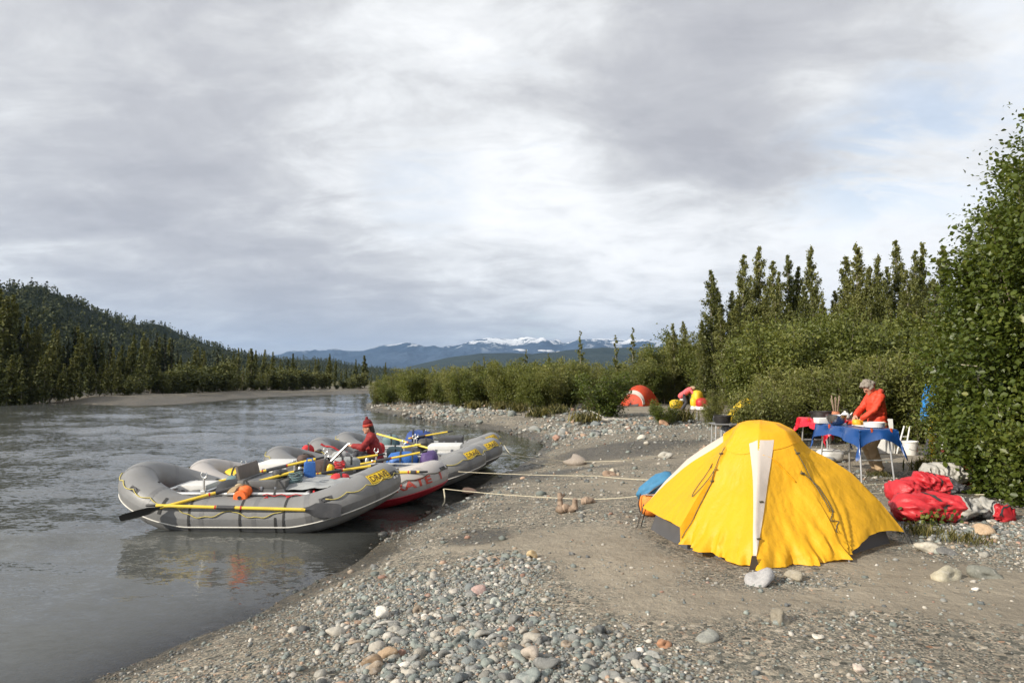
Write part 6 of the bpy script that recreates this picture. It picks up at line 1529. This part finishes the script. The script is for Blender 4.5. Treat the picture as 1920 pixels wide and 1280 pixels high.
    if hair:
        m_, shape = hair; c = MB()
        if shape == 'curly':
            rr = random.Random(4)
            for i in range(46):
                a = rr.uniform(-2.6, 2.6) + math.pi; z = rr.uniform(-.35, 1); q = math.sqrt(max(0, 1 - z * z)); r = .032 + .014 * rr.random()
                x, y = math.cos(a) * q * .10, math.sin(a) * q * .085
                if x > .055 and z < .55: continue
                c.ell(H(x - .005, y, z * .112 + .02), (r, r, r), 8, 6)
            for i in range(10): c.ell(H(.065 + .02 * rr.random(), -.05 + .011 * i, .085 + .012 * rr.random()), (.028, .026, .026), 8, 6)
            remeshed(c, 'hair', m_, o, .010, 1)
        else:
            c.ell(H(-.02, 0, .02), (.092, .086, .11), 16, 12, Rm); chain(c, [H(-.06, 0, 0), H(-.075, 0, -.10), H(-.06, 0, -.17)], [.07, .06, .04], 1.1); remeshed(c, 'hair', m_, o, .012, 2)
    # eyes
    for s in (-1, 1): MB().ell(H(.090, s * .032, .0), (.008, .012, .008), 10, 8, Rm).build('eye', M['black'], o)
    if extras: extras(o, H, Rm, sh, neck, J)
    return o

def build_people():
    # cook in orange, facing left along the blue table
    p = on_ground(6.72, 12.85)
    def hood(o, H, Rm, sh, neck, J):
        c = MB(); chain(c, [neck + Vector((-.04, -.09, .0)), neck + Vector((-.10, 0, .015)), neck + Vector((-.04, .09, .0))], [.05, .065, .05]); chain(c, [neck + Vector((-.09, 0, .0)), neck + Vector((-.13, 0, -.07))], [.06, .05], 1.4); remeshed(c, 'hood', M['jacket_o'], o, .014, 2)
        MB().tube([H(.088, -.06, .005), H(.098, -.03, .003), H(.098, .03, .003), H(.088, .06, .005)], .006, 6).build('glasses', M['black'], o)
    person('person in orange jacket and khaki trousers preparing food at the blue table', p, math.pi, (-.02, 0, .93), 3, 40, ((.31, .08, .99), (.33, -.10, 1.04)), ((.06, .12, 0), (.0, -.13, 0)), M['jacket_o'], M['trouser_k'], M['boot'], (M['hair_g'], 'curly'), 1.0, extras=hood)
    o = thing('kitchen_knife', 'kitchen knife in the hand of the person in orange', 'knife', p + Vector((-.40, .09, 1.0)), 0); MB().box((0, 0, 0), (.10, .02, .022), bev=.004).build('handle', M['black'], o); MB().box((-.13, 0, -.005), (.16, .004, .03), Matrix.Rotation(R(8), 3, 'Y')).build('blade', M['steel'], o)
    # far woman bending over the yellow sacks
    p = ground(1283, 769)
    def pony(o, H, Rm, sh, neck, J): pass
    person('person in pink shirt and dark trousers bending over yellow sacks', p, R(-6), (-.05, 0, .90), 52, 80, ((.58, .10, .80), (.62, -.12, .82)), ((.0, .12, 0), (-.10, -.12, 0)), M['pink'], M['trouser_d'], M['boot'], (M['cloth_tan'], 'long'), .98)
    # person in red sitting in the third raft, reaching left
    q = R3.w(.02, -.05, .0)
    def beanie(o, H, Rm, sh, neck, J):
        MB().lathe([(.108, .0), (.112, .02), (.108, .055), (.104, .06)], H(-.008, 0, .022), 20, 1, .90, Rm).build('hat_band', M['beanie2'], o, True, None)
        MB().lathe([(.104, .0), (.098, .04), (.075, .085), (.035, .11), (0, .115)], H(-.010, 0, .075), 20, 1, .90, Rm).build('beanie', M['beanie'], o, True, None)
        MB().ell(H(-.015, 0, .205), (.034, .034, .036), 10, 8, fn=lump(4, .25)).build('pom', M['beanie'], o, True, None)
    person('person in red top and red beanie seated in the third raft', q, math.pi + R(12), (0, 0, .56), 14, 12, ((.50, .16, .86), (.42, -.14, .62)), ((.48, .14, .14), (.52, -.12, .14)), M['top_red'], M['trouser_d'], M['boot'], (M['hair_d'], 'long'), 1.0, extras=beanie, hips_seated=True)
    # person in blue behind the alder leaves
    p = on_ground((1741 - 960) / FPX * 14.6, 14.6)
    def cap(o, H, Rm, sh, neck, J):
        MB().lathe([(.104, .0), (.100, .04), (.075, .085), (.03, .105), (0, .107)], H(-.005, 0, .045), 18, 1, .88, Rm).build('cap', M['white'], o, True, None)
        MB().ell(H(.12, 0, .052), (.075, .07, .010), 14, 6, Rm).build('cap_brim', M['white'], o, True, None)
    person('person in bright blue jacket and white cap behind the leaves', p, R(-25), (0, 0, .98), 6, 10, ((.50, .12, 1.30), (.46, -.16, 1.30)), ((.02, .12, 0), (-.05, -.12, 0)), M['jacket_b'], M['trouser_d'], M['boot'], (M['hair_d'], 'long'), 1.06, extras=cap)
build_people()
